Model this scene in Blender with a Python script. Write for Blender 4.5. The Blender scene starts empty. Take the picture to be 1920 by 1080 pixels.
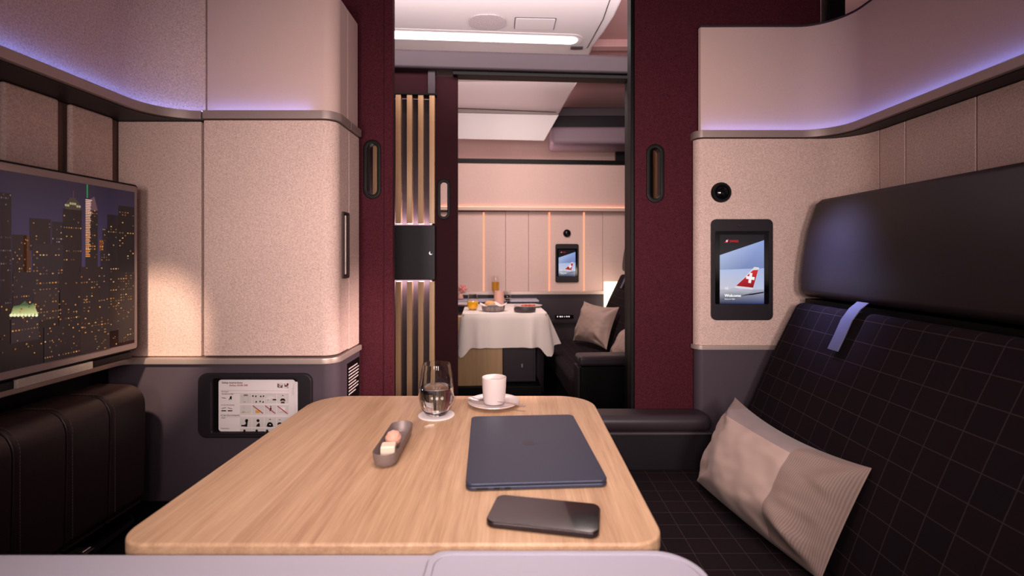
import bpy, bmesh, math, random
from mathutils import Vector, Matrix, noise as mnoise

C = bpy.context.scene.collection
PI = math.pi
FPX, CX, CY, EYE = 915.0, 970.0, 481.0, 1.08      # focal length and axis of the photo (1920 wide), eye height
V3 = Vector

def at(px, py, Y):
    return V3(((px - CX) * Y / FPX, Y, EYE + (CY - py) * Y / FPX))

def srgb(h, a=1.0):
    h = h.lstrip('#')
    out = []
    for i in (0, 2, 4):
        c = int(h[i:i + 2], 16) / 255.0
        out.append(c / 12.92 if c <= 0.04045 else ((c + 0.055) / 1.055) ** 2.4)
    return (out[0], out[1], out[2], a)

# ------------------------------------------------------------------ materials
class NT:
    def __init__(s, name):
        s.m = bpy.data.materials.new(name); s.m.use_nodes = True
        s.t = s.m.node_tree; s.t.nodes.clear()
        s.out = s.t.nodes.new('ShaderNodeOutputMaterial')
    def n(s, typ, **kw):
        nd = s.t.nodes.new(typ)
        for k, v in kw.items():
            if k in ('operation', 'blend_type', 'data_type', 'attribute_name', 'noise_dimensions', 'wave_type', 'bands_direction', 'feature', 'distance', 'uv_map', 'interpolation'):
                setattr(nd, k, v)
            else:
                nd.inputs[k].default_value = v
        return nd
    def l(s, a, b): s.t.links.new(a, b)
    def math(s, op, a, b=None):
        nd = s.n('ShaderNodeMath', operation=op)
        for i, v in enumerate((a, b)):
            if v is None: continue
            if hasattr(v, 'is_output'): s.l(v, nd.inputs[i])
            else: nd.inputs[i].default_value = v
        return nd.outputs[0]
    def mix(s, fac, a, b, blend='MIX'):
        nd = s.n('ShaderNodeMix', data_type='RGBA', blend_type=blend)
        for i, v in ((0, fac), (6, a), (7, b)):
            if hasattr(v, 'is_output'): s.l(v, nd.inputs[i])
            else: nd.inputs[i].default_value = v
        return nd.outputs[2]

def principled(name, col, rough=0.5, metal=0.0, spec=0.5, grain=None, grain_amt=0.0, bump=0.0, coat=0.0, sheen=0.0, stretch=(1, 1, 1), emit=None, emit_s=0, trans=0.0, ior=1.45, alpha=1.0):
    k = NT(name)
    b = k.n('ShaderNodeBsdfPrincipled')
    b.inputs['Base Color'].default_value = col
    b.inputs['Roughness'].default_value = rough
    b.inputs['Metallic'].default_value = metal
    b.inputs['Specular IOR Level'].default_value = spec
    b.inputs['Coat Weight'].default_value = coat
    b.inputs['Sheen Weight'].default_value = sheen
    b.inputs['Transmission Weight'].default_value = trans
    b.inputs['IOR'].default_value = ior
    if emit:
        b.inputs['Emission Color'].default_value = emit
        b.inputs['Emission Strength'].default_value = emit_s
    if grain:
        tc = k.n('ShaderNodeTexCoord'); mp = k.n('ShaderNodeMapping'); mp.inputs['Scale'].default_value = stretch
        k.l(tc.outputs['Object'], mp.inputs['Vector'])
        no = k.n('ShaderNodeTexNoise', Scale=grain, Detail=2.0, Roughness=0.6)
        k.l(mp.outputs[0], no.inputs['Vector'])
        if grain_amt:
            v = k.math('ADD', k.math('MULTIPLY', k.math('SUBTRACT', no.outputs[0], 0.5), grain_amt * 4), 1.0)
            rgb = k.n('ShaderNodeCombineColor')
            for i in range(3): k.l(v, rgb.inputs[i])
            k.l(k.mix(1.0, col, rgb.outputs[0], 'MULTIPLY'), b.inputs['Base Color'])
        if bump:
            bp = k.n('ShaderNodeBump', Strength=bump, Distance=0.002)
            k.l(no.outputs[0], bp.inputs['Height']); k.l(bp.outputs[0], b.inputs['Normal'])
    k.l(b.outputs[0], k.out.inputs[0])
    return k.m

def emission(name, col, s):
    k = NT(name); e = k.n('ShaderNodeEmission'); e.inputs[0].default_value = col; e.inputs[1].default_value = s
    k.l(e.outputs[0], k.out.inputs[0]); return k.m

def painted(name, emit=1.0, rough=0.3, diffuse=0.0):
    """vertex coloured flat picture: a lit screen (emit) or a print (diffuse)"""
    k = NT(name); a = k.n('ShaderNodeAttribute', attribute_name='Col'); b = k.n('ShaderNodeBsdfPrincipled')
    b.inputs['Roughness'].default_value = rough
    b.inputs['Specular IOR Level'].default_value = 0.5 if emit else 0.3
    if diffuse: k.l(a.outputs[0], b.inputs['Base Color'])
    else: b.inputs['Base Color'].default_value = (0.004, 0.004, 0.005, 1)
    if emit:
        k.l(a.outputs[0], b.inputs['Emission Color']); b.inputs['Emission Strength'].default_value = emit
    k.l(b.outputs[0], k.out.inputs[0]); return k.m

def wood(name, dark, light, ring=70.0, along=(1.0, 0.035, 1.0), rough=0.35):
    k = NT(name); tc = k.n('ShaderNodeTexCoord'); mp = k.n('ShaderNodeMapping'); mp.inputs['Scale'].default_value = along
    k.l(tc.outputs['Object'], mp.inputs['Vector'])
    big = k.n('ShaderNodeTexNoise', Scale=9.0, Detail=2.0); k.l(mp.outputs[0], big.inputs['Vector'])
    n1 = k.n('ShaderNodeTexNoise', Scale=ring, Detail=4.0, Roughness=0.65, Distortion=0.4); k.l(mp.outputs[0], n1.inputs['Vector'])
    n2 = k.n('ShaderNodeTexNoise', Scale=ring * 6, Detail=2.0); k.l(mp.outputs[0], n2.inputs['Vector'])
    f = k.math('ADD', k.math('MULTIPLY', n1.outputs[0], 0.62), k.math('ADD', k.math('MULTIPLY', n2.outputs[0], 0.28), k.math('MULTIPLY', big.outputs[0], 0.35)))
    f = k.math('MULTIPLY', k.math('SUBTRACT', f, 0.42), 2.6)
    cl = k.n('ShaderNodeClamp'); k.l(f, cl.inputs[0])
    b = k.n('ShaderNodeBsdfPrincipled'); b.inputs['Roughness'].default_value = rough
    b.inputs['Specular IOR Level'].default_value = 0.35
    k.l(k.mix(cl.outputs[0], dark, light), b.inputs['Base Color'])
    bp = k.n('ShaderNodeBump', Strength=0.08, Distance=0.001); k.l(n2.outputs[0], bp.inputs['Height']); k.l(bp.outputs[0], b.inputs['Normal'])
    k.l(b.outputs[0], k.out.inputs[0]); return k.m

def woven(name, col, scale=340.0, amt=0.25, bump=0.35, rough=0.9, speck=None, sheen=0.0):
    """coarse woven cloth: two noise scales, optional light flecks"""
    k = NT(name); tc = k.n('ShaderNodeTexCoord')
    v = k.n('ShaderNodeTexVoronoi', Scale=scale); k.l(tc.outputs['Object'], v.inputs['Vector'])
    no = k.n('ShaderNodeTexNoise', Scale=scale * 0.7, Detail=2.0); k.l(tc.outputs['Object'], no.inputs['Vector'])
    big = k.n('ShaderNodeTexNoise', Scale=6.0, Detail=2.0); k.l(tc.outputs['Object'], big.inputs['Vector'])
    h = k.math('SUBTRACT', no.outputs[0], k.math('MULTIPLY', v.outputs[0], 0.45))
    val = k.math('ADD', k.math('MULTIPLY', k.math('SUBTRACT', h, 0.28), amt * 2.4), 1.0)
    val = k.math('MULTIPLY', val, k.math('ADD', k.math('MULTIPLY', k.math('SUBTRACT', big.outputs[0], 0.5), 0.15), 1.0))
    rgb = k.n('ShaderNodeCombineColor')
    for i in range(3): k.l(val, rgb.inputs[i])
    c = k.mix(1.0, col, rgb.outputs[0], 'MULTIPLY')
    if speck:
        sp = k.n('ShaderNodeTexNoise', Scale=scale * 0.9, Detail=1.0); k.l(tc.outputs['Object'], sp.inputs['Vector'])
        m = k.n('ShaderNodeClamp'); k.l(k.math('MULTIPLY', k.math('SUBTRACT', sp.outputs[0], 0.60), 7.0), m.inputs[0])
        c = k.mix(m.outputs[0], c, speck)
    b = k.n('ShaderNodeBsdfPrincipled'); b.inputs['Roughness'].default_value = rough; b.inputs['Specular IOR Level'].default_value = 0.2
    b.inputs['Sheen Weight'].default_value = sheen
    k.l(c, b.inputs['Base Color'])
    bp = k.n('ShaderNodeBump', Strength=bump, Distance=0.0015); k.l(h, bp.inputs['Height']); k.l(bp.outputs[0], b.inputs['Normal'])
    k.l(b.outputs[0], k.out.inputs[0]); return k.m

def checked(name, base, line, pitch=0.05, w=0.016, base2=None):
    """dark seat cloth with a thin window-pane check, drawn in the cloth's own UV (metres)"""
    k = NT(name); uv = k.n('ShaderNodeUVMap', uv_map='UVMap'); sp = k.n('ShaderNodeSeparateXYZ'); k.l(uv.outputs[0], sp.inputs[0])
    ms = []; cells = []
    for i in range(2):
        q = k.math('DIVIDE', sp.outputs[i], pitch)
        fr = k.math('ABSOLUTE', k.math('SUBTRACT', k.math('FRACT', q), 0.5))
        ms.append(k.math('GREATER_THAN', fr, 0.5 - w)); cells.append(k.math('FLOOR', q))
    m = k.math('MAXIMUM', ms[0], ms[1])
    cv = k.n('ShaderNodeCombineXYZ'); k.l(cells[0], cv.inputs[0]); k.l(cells[1], cv.inputs[1])
    wn = k.n('ShaderNodeTexWhiteNoise'); k.l(cv.outputs[0], wn.inputs[0])
    tc = k.n('ShaderNodeTexCoord'); no = k.n('ShaderNodeTexNoise', Scale=500.0, Detail=2.0); k.l(tc.outputs['Object'], no.inputs['Vector'])
    c = k.mix(wn.outputs[0], base, base2 or base)
    c = k.mix(k.math('MULTIPLY', m, 0.75), c, line)
    b = k.n('ShaderNodeBsdfPrincipled'); b.inputs['Roughness'].default_value = 0.95; b.inputs['Specular IOR Level'].default_value = 0.1
    k.l(c, b.inputs['Base Color'])
    bp = k.n('ShaderNodeBump', Strength=0.25, Distance=0.001); k.l(no.outputs[0], bp.inputs['Height']); k.l(bp.outputs[0], b.inputs['Normal'])
    k.l(b.outputs[0], k.out.inputs[0]); return k.m

def pillow_mat(name, plain, band, top):
    k = NT(name); uv = k.n('ShaderNodeUVMap', uv_map='UVMap'); sp = k.n('ShaderNodeSeparateXYZ'); k.l(uv.outputs[0], sp.inputs[0])
    u, v = sp.outputs[0], sp.outputs[1]
    right = k.math('GREATER_THAN', u, 0.735)
    tp = k.math('GREATER_THAN', v, 0.80)
    corner = k.math('MULTIPLY', k.math('LESS_THAN', u, 0.14), tp)
    ribm = k.math('MAXIMUM', right, corner)
    st = k.math('FRACT', k.math('MULTIPLY', u, 120.0))
    rib = k.math('GREATER_THAN', st, 0.5)
    bc = k.mix(k.math('MULTIPLY', rib, 0.28), band, plain)
    c = k.mix(tp, plain, top)
    c = k.mix(ribm, c, bc)
    b = k.n('ShaderNodeBsdfPrincipled'); b.inputs['Roughness'].default_value = 0.7; b.inputs['Specular IOR Level'].default_value = 0.25
    b.inputs['Sheen Weight'].default_value = 0.15
    k.l(c, b.inputs['Base Color'])
    tc = k.n('ShaderNodeTexCoord'); no = k.n('ShaderNodeTexNoise', Scale=450.0, Detail=2.0); k.l(tc.outputs['Object'], no.inputs['Vector'])
    h = k.math('ADD', k.math('MULTIPLY', no.outputs[0], 0.4), k.math('MULTIPLY', k.math('MULTIPLY', rib, ribm), 0.4))
    bp = k.n('ShaderNodeBump', Strength=0.2, Distance=0.001); k.l(h, bp.inputs['Height']); k.l(bp.outputs[0], b.inputs['Normal'])
    k.l(b.outputs[0], k.out.inputs[0]); return k.m

M = {}
M['beige'] = woven('beige_weave', srgb('D0B3AA'), 330, 0.30, 0.5)
M['beige_smooth'] = principled('beige_smooth', srgb('CFB0A8'), 0.6, grain=420, grain_amt=0.05, bump=0.08, spec=0.25)
M['beige_far'] = principled('beige_far', srgb('CFB2AA'), 0.8, spec=0.2, grain=60, grain_amt=0.03)
M['groove'] = principled('groove', srgb('3A2A2A'), 0.8)
M['maroon'] = woven('maroon_weave', srgb('42151F'), 420, 0.7, 0.4, 0.9, speck=srgb('52222C'))
M['maroon_dark'] = principled('maroon_dark', srgb('2E0E15'), 0.8, grain=300, grain_amt=0.1, spec=0.2)
M['metal'] = principled('taupe_metal', srgb('A38F8A'), 0.45, metal=0.45, grain=120, grain_amt=0.02)
M['metal_light'] = principled('light_metal', srgb('BCA9A2'), 0.4, metal=0.5)
M['plum'] = principled('plum_panel', srgb('4A3F48'), 0.6, spec=0.3, grain=500, grain_amt=0.06, bump=0.05)
M['plum_dark'] = principled('plum_dark', srgb('221C21'), 0.5, spec=0.3, grain=500, grain_amt=0.05, bump=0.03)
M['black'] = principled('black_satin', srgb('070506'), 0.5, spec=0.2)
M['black_gloss'] = principled('black_gloss', srgb('08070A'), 0.12, spec=0.5)
M['soft_black'] = principled('soft_black', srgb('352B32'), 0.40, spec=0.4, grain=500, grain_amt=0.05, bump=0.04)
M['leather'] = principled('dark_leather', srgb('271A1B'), 0.42, spec=0.4, grain=260, grain_amt=0.04, bump=0.10)
M['leather_grey'] = principled('leather_grey', srgb('221A1D'), 0.42, spec=0.5, grain=300, grain_amt=0.04, bump=0.08)
M['thread'] = principled('thread', srgb('4E3E3C'), 0.8)
M['check'] = checked('check_cloth', srgb('1B1418'), srgb('43363B'), 0.055, 0.016, srgb('201519'))
M['cloth_dark'] = principled('cloth_dark', srgb('2A2023'), 0.95, spec=0.1, grain=400, grain_amt=0.08, bump=0.1)
M['oak'] = wood('oak', srgb('9C775C'), srgb('CCA888'))
M['oak_slat'] = wood('oak_slat', srgb('B98F68'), srgb('D2AB84'), 60, (1, 1, 0.035))
M['white'] = principled('white_plastic', srgb('A9A5B4'), 0.45, spec=0.4, grain=600, grain_amt=0.02)
M['ceil'] = principled('ceiling_white', srgb('D8CFD0'), 0.5, spec=0.3)
M['ceil_lit_pink'] = principled('ceiling_lit_pink', srgb('C79A98'), 0.6, spec=0.3)  # pink mood light put into the base colour
M['bin_lip'] = principled('bin_lip', srgb('8E7A84'), 0.5, spec=0.3)
M['grey_beam'] = principled('grey_beam', srgb('5A4E55'), 0.5, spec=0.4)
M['header'] = principled('header_grey', srgb('3F353B'), 0.5, spec=0.3)
M['linen'] = principled('linen', srgb('E2D3CC'), 0.85, spec=0.15, grain=500, grain_amt=0.04, bump=0.12, sheen=0.2)
M['porcelain'] = principled('porcelain', srgb('C6B8B7'), 0.18, spec=0.5, coat=0.3)
M['steel'] = principled('steel', srgb('E4DADA'), 0.22, metal=1.0)
M['glass'] = principled('clear_glass', (1, 1, 1, 1), 0.0, trans=1.0, ior=1.30)
M['water'] = principled('clear_water', (1, 1, 1, 1), 0.0, trans=1.0, ior=1.333)
M['juice'] = principled('orange_juice', srgb('F0A618'), 0.3, emit=srgb('F0A010'), emit_s=0.35)  # juice given its own glow so it reads brighter
M['wine'] = principled('sparkling_wine', srgb('D9A440'), 0.05, trans=0.7, ior=1.34)
M['stone'] = principled('grey_stoneware', srgb('80706E'), 0.45, metal=0.2, grain=200, grain_amt=0.08)
M['stone_dark'] = principled('dark_stoneware', srgb('4A3F42'), 0.5, grain=200, grain_amt=0.08)
M['paper'] = principled('white_paper', srgb('E6DADA'), 0.8, spec=0.2)
M['laptop'] = principled('midnight_metal', srgb('3D4154'), 0.42, metal=0.55, spec=0.5, grain=700, grain_amt=0.03)
M['laptop_logo'] = principled('laptop_logo', srgb('3A3844'), 0.3, metal=0.6)
M['port'] = principled('port_black', srgb('100D12'), 0.6)
M['phone_glass'] = principled('phone_glass', srgb('0A080A'), 0.07, spec=1.0, coat=1.0, ior=1.9)
M['phone_frame'] = principled('phone_frame', srgb('3A3234'), 0.25, metal=0.8)
M['peach'] = principled('peach_chocolate', srgb('D09A87'), 0.6, grain=60, grain_amt=0.1, bump=0.1)
M['ivory'] = principled('ivory_chocolate', srgb('DCC8B4'), 0.5)
M['cushion'] = pillow_mat('cushion_cloth', srgb('BFA49B'), srgb('88736C'), srgb('998888'))
M['strap'] = principled('strap_cloth', srgb('5E5C74'), 0.6, grain=500, grain_amt=0.05, bump=0.1)
M['bezel'] = principled('screen_bezel', srgb('8A7674'), 0.35, spec=0.5)
M['frost'] = principled('frosted_strip', srgb('A99A92'), 0.5, grain=300, grain_amt=0.12)
M['blue_led'] = emission('blue_led', (0.19, 0.28, 1.0, 1), 21.0)
M['white_led'] = emission('white_led', (1.0, 0.92, 0.95, 1), 6.0)
M['slat_back'] = principled('slat_back', srgb('40343A'), 0.5, spec=0.3)
M['slat_led'] = emission('slat_led', (1.0, 0.80, 0.86, 1), 45.0)
M['orange_led'] = emission('orange_led', (1.0, 0.34, 0.18, 1), 5.0)
M['orange_line'] = emission('orange_line', (1.0, 0.30, 0.17, 1), 1.6)
M['lamp_glow'] = emission('lamp_glow', (1.0, 0.80, 0.62, 1), 2.4)
M['tv'] = painted('tv_picture', 0.95, 0.25)
M['tablet'] = painted('tablet_picture', 1.0, 0.2)
M['print'] = painted('printed_card', 0.0, 0.5, 1.0)
M['bread'] = principled('bread_crust', srgb('D8A066'), 0.7, grain=80, grain_amt=0.15)
M['salmon'] = principled('salmon', srgb('C8533A'), 0.4, grain=90, grain_amt=0.2)
M['blush'] = principled('blush_ceramic', srgb('D6A394'), 0.5)
M['petal'] = principled('petal', srgb('D98A84'), 0.7)
M['stem'] = principled('flower_stem', srgb('4A4A35'), 0.7)
M['carpet'] = principled('carpet', srgb('1A1215'), 0.95, spec=0.1, grain=300, grain_amt=0.2)
M['label_white'] = emission('lit_mark', (1, 0.9, 0.9, 1), 1.2)

# ------------------------------------------------------------------ object helpers
def thing(name, label, cat, loc=(0, 0, 0), rotz=0.0, group=None, kind=None):
    o = bpy.data.objects.new(name, None); C.objects.link(o)
    o.location = loc; o.rotation_euler = (0, 0, rotz); o.empty_display_size = 0.05
    tag(o, label, cat, group, kind)
    return o

def tag(o, label=None, cat=None, group=None, kind=None):
    if label: o['label'] = label
    if cat: o['category'] = cat
    if group: o['group'] = group
    if kind: o['kind'] = kind
    return o

def world_matrix(o):
    m = Matrix.LocRotScale(o.location, o.rotation_euler, o.scale)
    return world_matrix(o.parent) @ m if o.parent else m

def obj(name, bm, mat, parent=None, sharp=35.0):
    """link bm (built in world coordinates) as ONE mesh whose origin sits at its base"""
    bmesh.ops.recalc_face_normals(bm, faces=bm.faces)
    lim = math.radians(sharp)
    for f in bm.faces: f.smooth = True
    for e in bm.edges:
        e.smooth = not (len(e.link_faces) == 2 and e.calc_face_angle(0) > lim)
    me = bpy.data.meshes.new(name)
    bm.to_mesh(me); bm.free()
    for m in (mat if isinstance(mat, (list, tuple)) else [mat]): me.materials.append(m)
    o = bpy.data.objects.new(name, me); C.objects.link(o)
    xs = [v.co for v in me.vertices]
    lo = [min(c[i] for c in xs) for i in range(3)]; hi = [max(c[i] for c in xs) for i in range(3)]
    org = V3(((lo[0] + hi[0]) / 2, (lo[1] + hi[1]) / 2, lo[2]))
    if parent:
        inv = world_matrix(parent).inverted(); me.transform(inv); org = inv @ org; o.parent = parent
    me.transform(Matrix.Translation(-org)); o.location = org
    wn = o.modifiers.new('weighted_normal', 'WEIGHTED_NORMAL'); wn.keep_sharp = True; wn.weight = 80
    return o

def bevel(bm, w, seg=3, ang=40):
    es = [e for e in bm.edges if len(e.link_faces) == 2 and e.calc_face_angle(0) > math.radians(ang)]
    if es and w > 0:
        bmesh.ops.bevel(bm, geom=es, offset=w, segments=seg, profile=0.5, affect='EDGES', clamp_overlap=True)
    return bm

def box(x0, x1, y0, y1, z0, z1, bv=0.0, seg=3, M4=None, bm=None):
    b = bmesh.new()
    vs = [b.verts.new((x, y, z)) for x in (x0, x1) for y in (y0, y1) for z in (z0, z1)]
    for q in ((0, 1, 3, 2), (4, 6, 7, 5), (0, 4, 5, 1), (2, 3, 7, 6), (0, 2, 6, 4), (1, 5, 7, 3)):
        b.faces.new([vs[i] for i in q])
    bmesh.ops.recalc_face_normals(b, faces=b.faces)
    bevel(b, bv, seg)
    if M4: b.transform(M4)
    return merge(bm, b)

def merge(bm, b):
    if bm is None: return b
    tmp = bpy.data.meshes.new('tmp'); b.to_mesh(tmp); bm.from_mesh(tmp); b.free(); bpy.data.meshes.remove(tmp)
    return bm

def prism(loop, vec, holes=(), bv=0.0, seg=3, bm=None, M4=None, ang=40):
    """loop of 3D points (planar) pushed along vec; holes are loops cut out of it"""
    b = bmesh.new(); vec = V3(vec)
    if holes:
        es = []
        for lp in [loop] + list(holes):
            vs = [b.verts.new(p) for p in lp]
            es += [b.edges.new((vs[i], vs[(i + 1) % len(vs)])) for i in range(len(vs))]
        bmesh.ops.triangle_fill(b, edges=es, use_beauty=True)
    else:
        b.faces.new([b.verts.new(p) for p in loop])
    r = bmesh.ops.extrude_face_region(b, geom=list(b.faces))
    bmesh.ops.translate(b, verts=[v for v in r['geom'] if isinstance(v, bmesh.types.BMVert)], vec=vec)
    bmesh.ops.recalc_face_normals(b, faces=b.faces)
    bevel(b, bv, seg, ang)
    if M4: b.transform(M4)
    return merge(bm, b)

def rrect(w, h, r, n=6, cx=0.0, cy=0.0):
    pts = []
    r = min(r, w / 2 - 1e-5, h / 2 - 1e-5)
    for sx, sy, a0 in ((1, 1, 0), (-1, 1, 90), (-1, -1, 180), (1, -1, 270)):
        for i in range(n + 1):
            a = math.radians(a0 + 90 * i / n)
            pts.append((cx + sx * (w / 2 - r) + r * math.cos(a), cy + sy * (h / 2 - r) + r * math.sin(a)))
    return pts

def frame(origin, facing):
    """local x right, y up, z toward the viewer of the face"""
    X, Y, Z = {'-y': ((1, 0, 0), (0, 0, 1), (0, -1, 0)), '+x': ((0, 1, 0), (0, 0, 1), (1, 0, 0)), '-x': ((0, -1, 0), (0, 0, 1), (-1, 0, 0)), '+z': ((1, 0, 0), (0, 1, 0), (0, 0, 1)), '-z': ((1, 0, 0), (0, -1, 0), (0, 0, -1))}[facing]
    m = Matrix((X, Y, Z)).transposed().to_4x4(); m.translation = V3(origin)
    return m

def plate(M4, w, h, t, r, hole=None, bv=0.0, seg=2, cx=0, cy=0, bm=None, n=6):
    """rounded plate of thickness t rising from the local plane; hole=(w,h,r,cx,cy)"""
    lp = [(x, y, 0) for x, y in rrect(w, h, r, n, cx, cy)]
    hs = []
    if hole:
        hw, hh, hr = hole[:3]; hx, hy = (hole[3], hole[4]) if len(hole) > 3 else (cx, cy)
        hs = [[(x, y, 0) for x, y in rrect(hw, hh, hr, n, hx, hy)]]
    return prism(lp, (0, 0, t), hs, bv, seg, bm, M4, 60)

def lathe(prof, c=(0, 0, 0), n=48, bm=None, M4=None):
    b = bmesh.new(); rings = []
    for r, z in prof:
        if r < 1e-6: rings.append([b.verts.new((0, 0, z))])
        else: rings.append([b.verts.new((r * math.cos(2 * PI * i / n), r * math.sin(2 * PI * i / n), z)) for i in range(n)])
    for a, q in zip(rings, rings[1:]):
        for i in range(n):
            j = (i + 1) % n
            if len(a) == 1 and len(q) == 1: continue
            if len(a) == 1: b.faces.new((a[0], q[j], q[i]))
            elif len(q) == 1: b.faces.new((a[i], a[j], q[0]))
            else: b.faces.new((a[i], a[j], q[j], q[i]))
    bmesh.ops.recalc_face_normals(b, faces=b.faces)
    if M4: b.transform(M4)
    b.transform(Matrix.Translation(V3(c)))
    return merge(bm, b)

def tube(pts, rad, n=10, bm=None):
    b = bmesh.new(); pts = [V3(p) for p in pts]; rings = []
    rad = rad if isinstance(rad, (list, tuple)) else [rad] * len(pts)
    for i, p in enumerate(pts):
        d = (pts[min(i + 1, len(pts) - 1)] - pts[max(i - 1, 0)]).normalized()
        u = d.orthogonal().normalized() if i == 0 else (u - d * u.dot(d)).normalized()
        w = d.cross(u)
        rings.append([b.verts.new(p + rad[i] * (math.cos(2 * PI * k / n) * u + math.sin(2 * PI * k / n) * w)) for k in range(n)])
    for a, q in zip(rings, rings[1:]):
        for k in range(n): b.faces.new((a[k], a[(k + 1) % n], q[(k + 1) % n], q[k]))
    b.faces.new(rings[0][::-1]); b.faces.new(rings[-1])
    bmesh.ops.recalc_face_normals(b, faces=b.faces)
    return merge(bm, b)

def arc(cx, cy, r, a0, a1, n=10):
    return [(cx + r * math.cos(math.radians(a0 + (a1 - a0) * i / n)), cy + r * math.sin(math.radians(a0 + (a1 - a0) * i / n))) for i in range(n + 1)]

def offset(path, d):
    """shift an open plan path sideways (to its left for d > 0)"""
    out = []
    for i, p in enumerate(path):
        a = V3(path[max(i - 1, 0)]); q = V3(path[min(i + 1, len(path) - 1)])
        t = (q - a)
        nrm = V3((-t.y, t.x)).normalized()
        if 0 < i < len(path) - 1:
            t1 = (V3(p) - a).normalized(); n1 = V3((-t1.y, t1.x))
            k = max(0.3, nrm.dot(n1)); nrm = nrm / k
        out.append((p[0] + nrm.x * d, p[1] + nrm.y * d))
    return out

def ribbon(path, d0, d1, z0, z1, bv=0.0, bm=None, seg=2):
    """wall-like strip that follows a plan path between two sideways offsets"""
    a, b = offset(path, d0), offset(path, d1)
    lp = [(x, y, z0) for x, y in a] + [(x, y, z0) for x, y in reversed(b)]
    return prism(lp, (0, 0, z1 - z0), (), bv, seg, bm)

def dup(root, loc, rotz=None, label=None, group=None):
    r = root.copy(); C.objects.link(r); r.location = loc
    if rotz is not None: r.rotation_euler = (0, 0, rotz)
    if label: r['label'] = label
    if group: r['group'] = group
    for ch in list(root.children):
        c = ch.copy(); C.objects.link(c); c.parent = r
        for g in ch.children:
            d = g.copy(); C.objects.link(d); d.parent = c
    return r

# ------------------------------------------------------------------ flat pictures (screens, printed cards)
_glyphs = {}
def glyph_polys(txt):
    if txt not in _glyphs:
        cu = bpy.data.curves.new('txt', 'FONT'); cu.body = txt; cu.resolution_u = 2
        o = bpy.data.objects.new('txt', cu); C.objects.link(o)
        dg = bpy.context.evaluated_depsgraph_get(); dg.update()
        me = o.evaluated_get(dg).to_mesh()
        _glyphs[txt] = [[(me.vertices[i].co.x, me.vertices[i].co.y) for i in p.vertices] for p in me.polygons]
        o.evaluated_get(dg).to_mesh_clear()
        bpy.data.objects.remove(o); bpy.data.curves.remove(cu)
    return _glyphs[txt]

class Paint:
    def __init__(s, M4, step=0.00012):
        s.M, s.step, s.polys = M4, step, []
    def poly(s, pts, col, layer=0):
        if isinstance(col, str): col = [srgb(col)] * len(pts)
        elif not isinstance(col, list): col = [col] * len(pts)
        s.polys.append((pts, col, layer))
    def rect(s, x0, y0, x1, y1, col, layer=0, top=None):
        c = col
        if top is not None:
            a, b = srgb(col) if isinstance(col, str) else col, srgb(top) if isinstance(top, str) else top
            c = [a, a, b, b]
        s.poly([(x0, y0), (x1, y0), (x1, y1), (x0, y1)], c, layer)
    def circle(s, x, y, r, col, layer=0, n=16, sy=1.0):
        s.poly([(x + r * math.cos(2 * PI * i / n), y + sy * r * math.sin(2 * PI * i / n)) for i in range(n)], col, layer)
    def line(s, x0, y0, x1, y1, w, col, layer=0):
        d = V3((x1 - x0, y1 - y0)).normalized() * w / 2
        s.poly([(x0 - d.y, y0 + d.x), (x0 + d.y, y0 - d.x), (x1 + d.y, y1 - d.x), (x1 - d.y, y1 + d.x)][::-1], col, layer)
    def text(s, x, y, size, txt, col, layer=0, rot=0.0, bold=0.0, w=None):
        ps = glyph_polys(txt)
        sx = size
        if w:
            mx = max(p[0] for q in ps for p in q); sx = w / mx
        c, n = math.cos(rot), math.sin(rot)
        for dx in ((0.0,) if not bold else (-bold, bold)):
            for p in ps:
                s.poly([(x + (a * sx + dx) * c - b * size * n, y + (a * sx + dx) * n + b * size * c) for a, b in p], col, layer)
    def build(s, name, mat, parent=None):
        bm = bmesh.new()
        lay = bm.loops.layers.float_color.new('Col')
        for pts, col, layer in s.polys:
            vs = [bm.verts.new(s.M @ V3((x, y, layer * s.step))) for x, y in pts]
            f = bm.faces.new(vs)
            for lp, c in zip(f.loops, col): lp[lay] = c
            f.normal_update()
            if f.normal.dot(s.M.to_3x3() @ V3((0, 0, 1))) < 0: f.normal_flip()
        return obj_flat(name, bm, mat, parent)

def obj_flat(name, bm, mat, parent):
    me = bpy.data.meshes.new(name); bm.to_mesh(me); bm.free(); me.materials.append(mat)
    o = bpy.data.objects.new(name, me); C.objects.link(o)
    if parent:
        me.transform(world_matrix(parent).inverted()); o.parent = parent
    return o

# ================================================================== CAMERA
cam = bpy.data.cameras.new('camera'); camo = bpy.data.objects.new('camera', cam); C.objects.link(camo)
camo.location = (0, 0, EYE); camo.rotation_euler = (PI / 2, 0, 0)
cam.sensor_width = 36.0; cam.lens = FPX / 1920 * 36.0
cam.shift_x = -(CX - 960) / 1920.0; cam.shift_y = -(540 - CY) / 1920.0
cam.clip_start = 0.02
cam.dof.use_dof = True; cam.dof.focus_distance = 1.45; cam.dof.aperture_fstop = 4.0
bpy.context.scene.camera = camo

# ================================================================== SETTING
KF = 0.07                                   # the suite across the aisle stands slightly turned
def fx(px, Y0, k=KF):                       # depth of its plane under a picture column
    return Y0 / (1 - k * (px - CX) / FPX)
def fat(px, py, Y0, k=KF): return at(px, py, fx(px, Y0, k))
def turned(x, y): return Matrix.Translation((x, y, 0)) @ Matrix.Rotation(math.atan(KF), 4, 'Z')

def st(name, label, cat, bm=None, mat=None):
    o = obj(name, bm, mat) if bm is not None else thing(name, label, cat)
    return tag(o, label, cat, None, 'structure')

st('floor', 'dark carpeted cabin floor under both suites', 'floor', box(-1.6, 2.2, -0.4, 4.9, -0.05, 0.0), M['carpet'])

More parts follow.
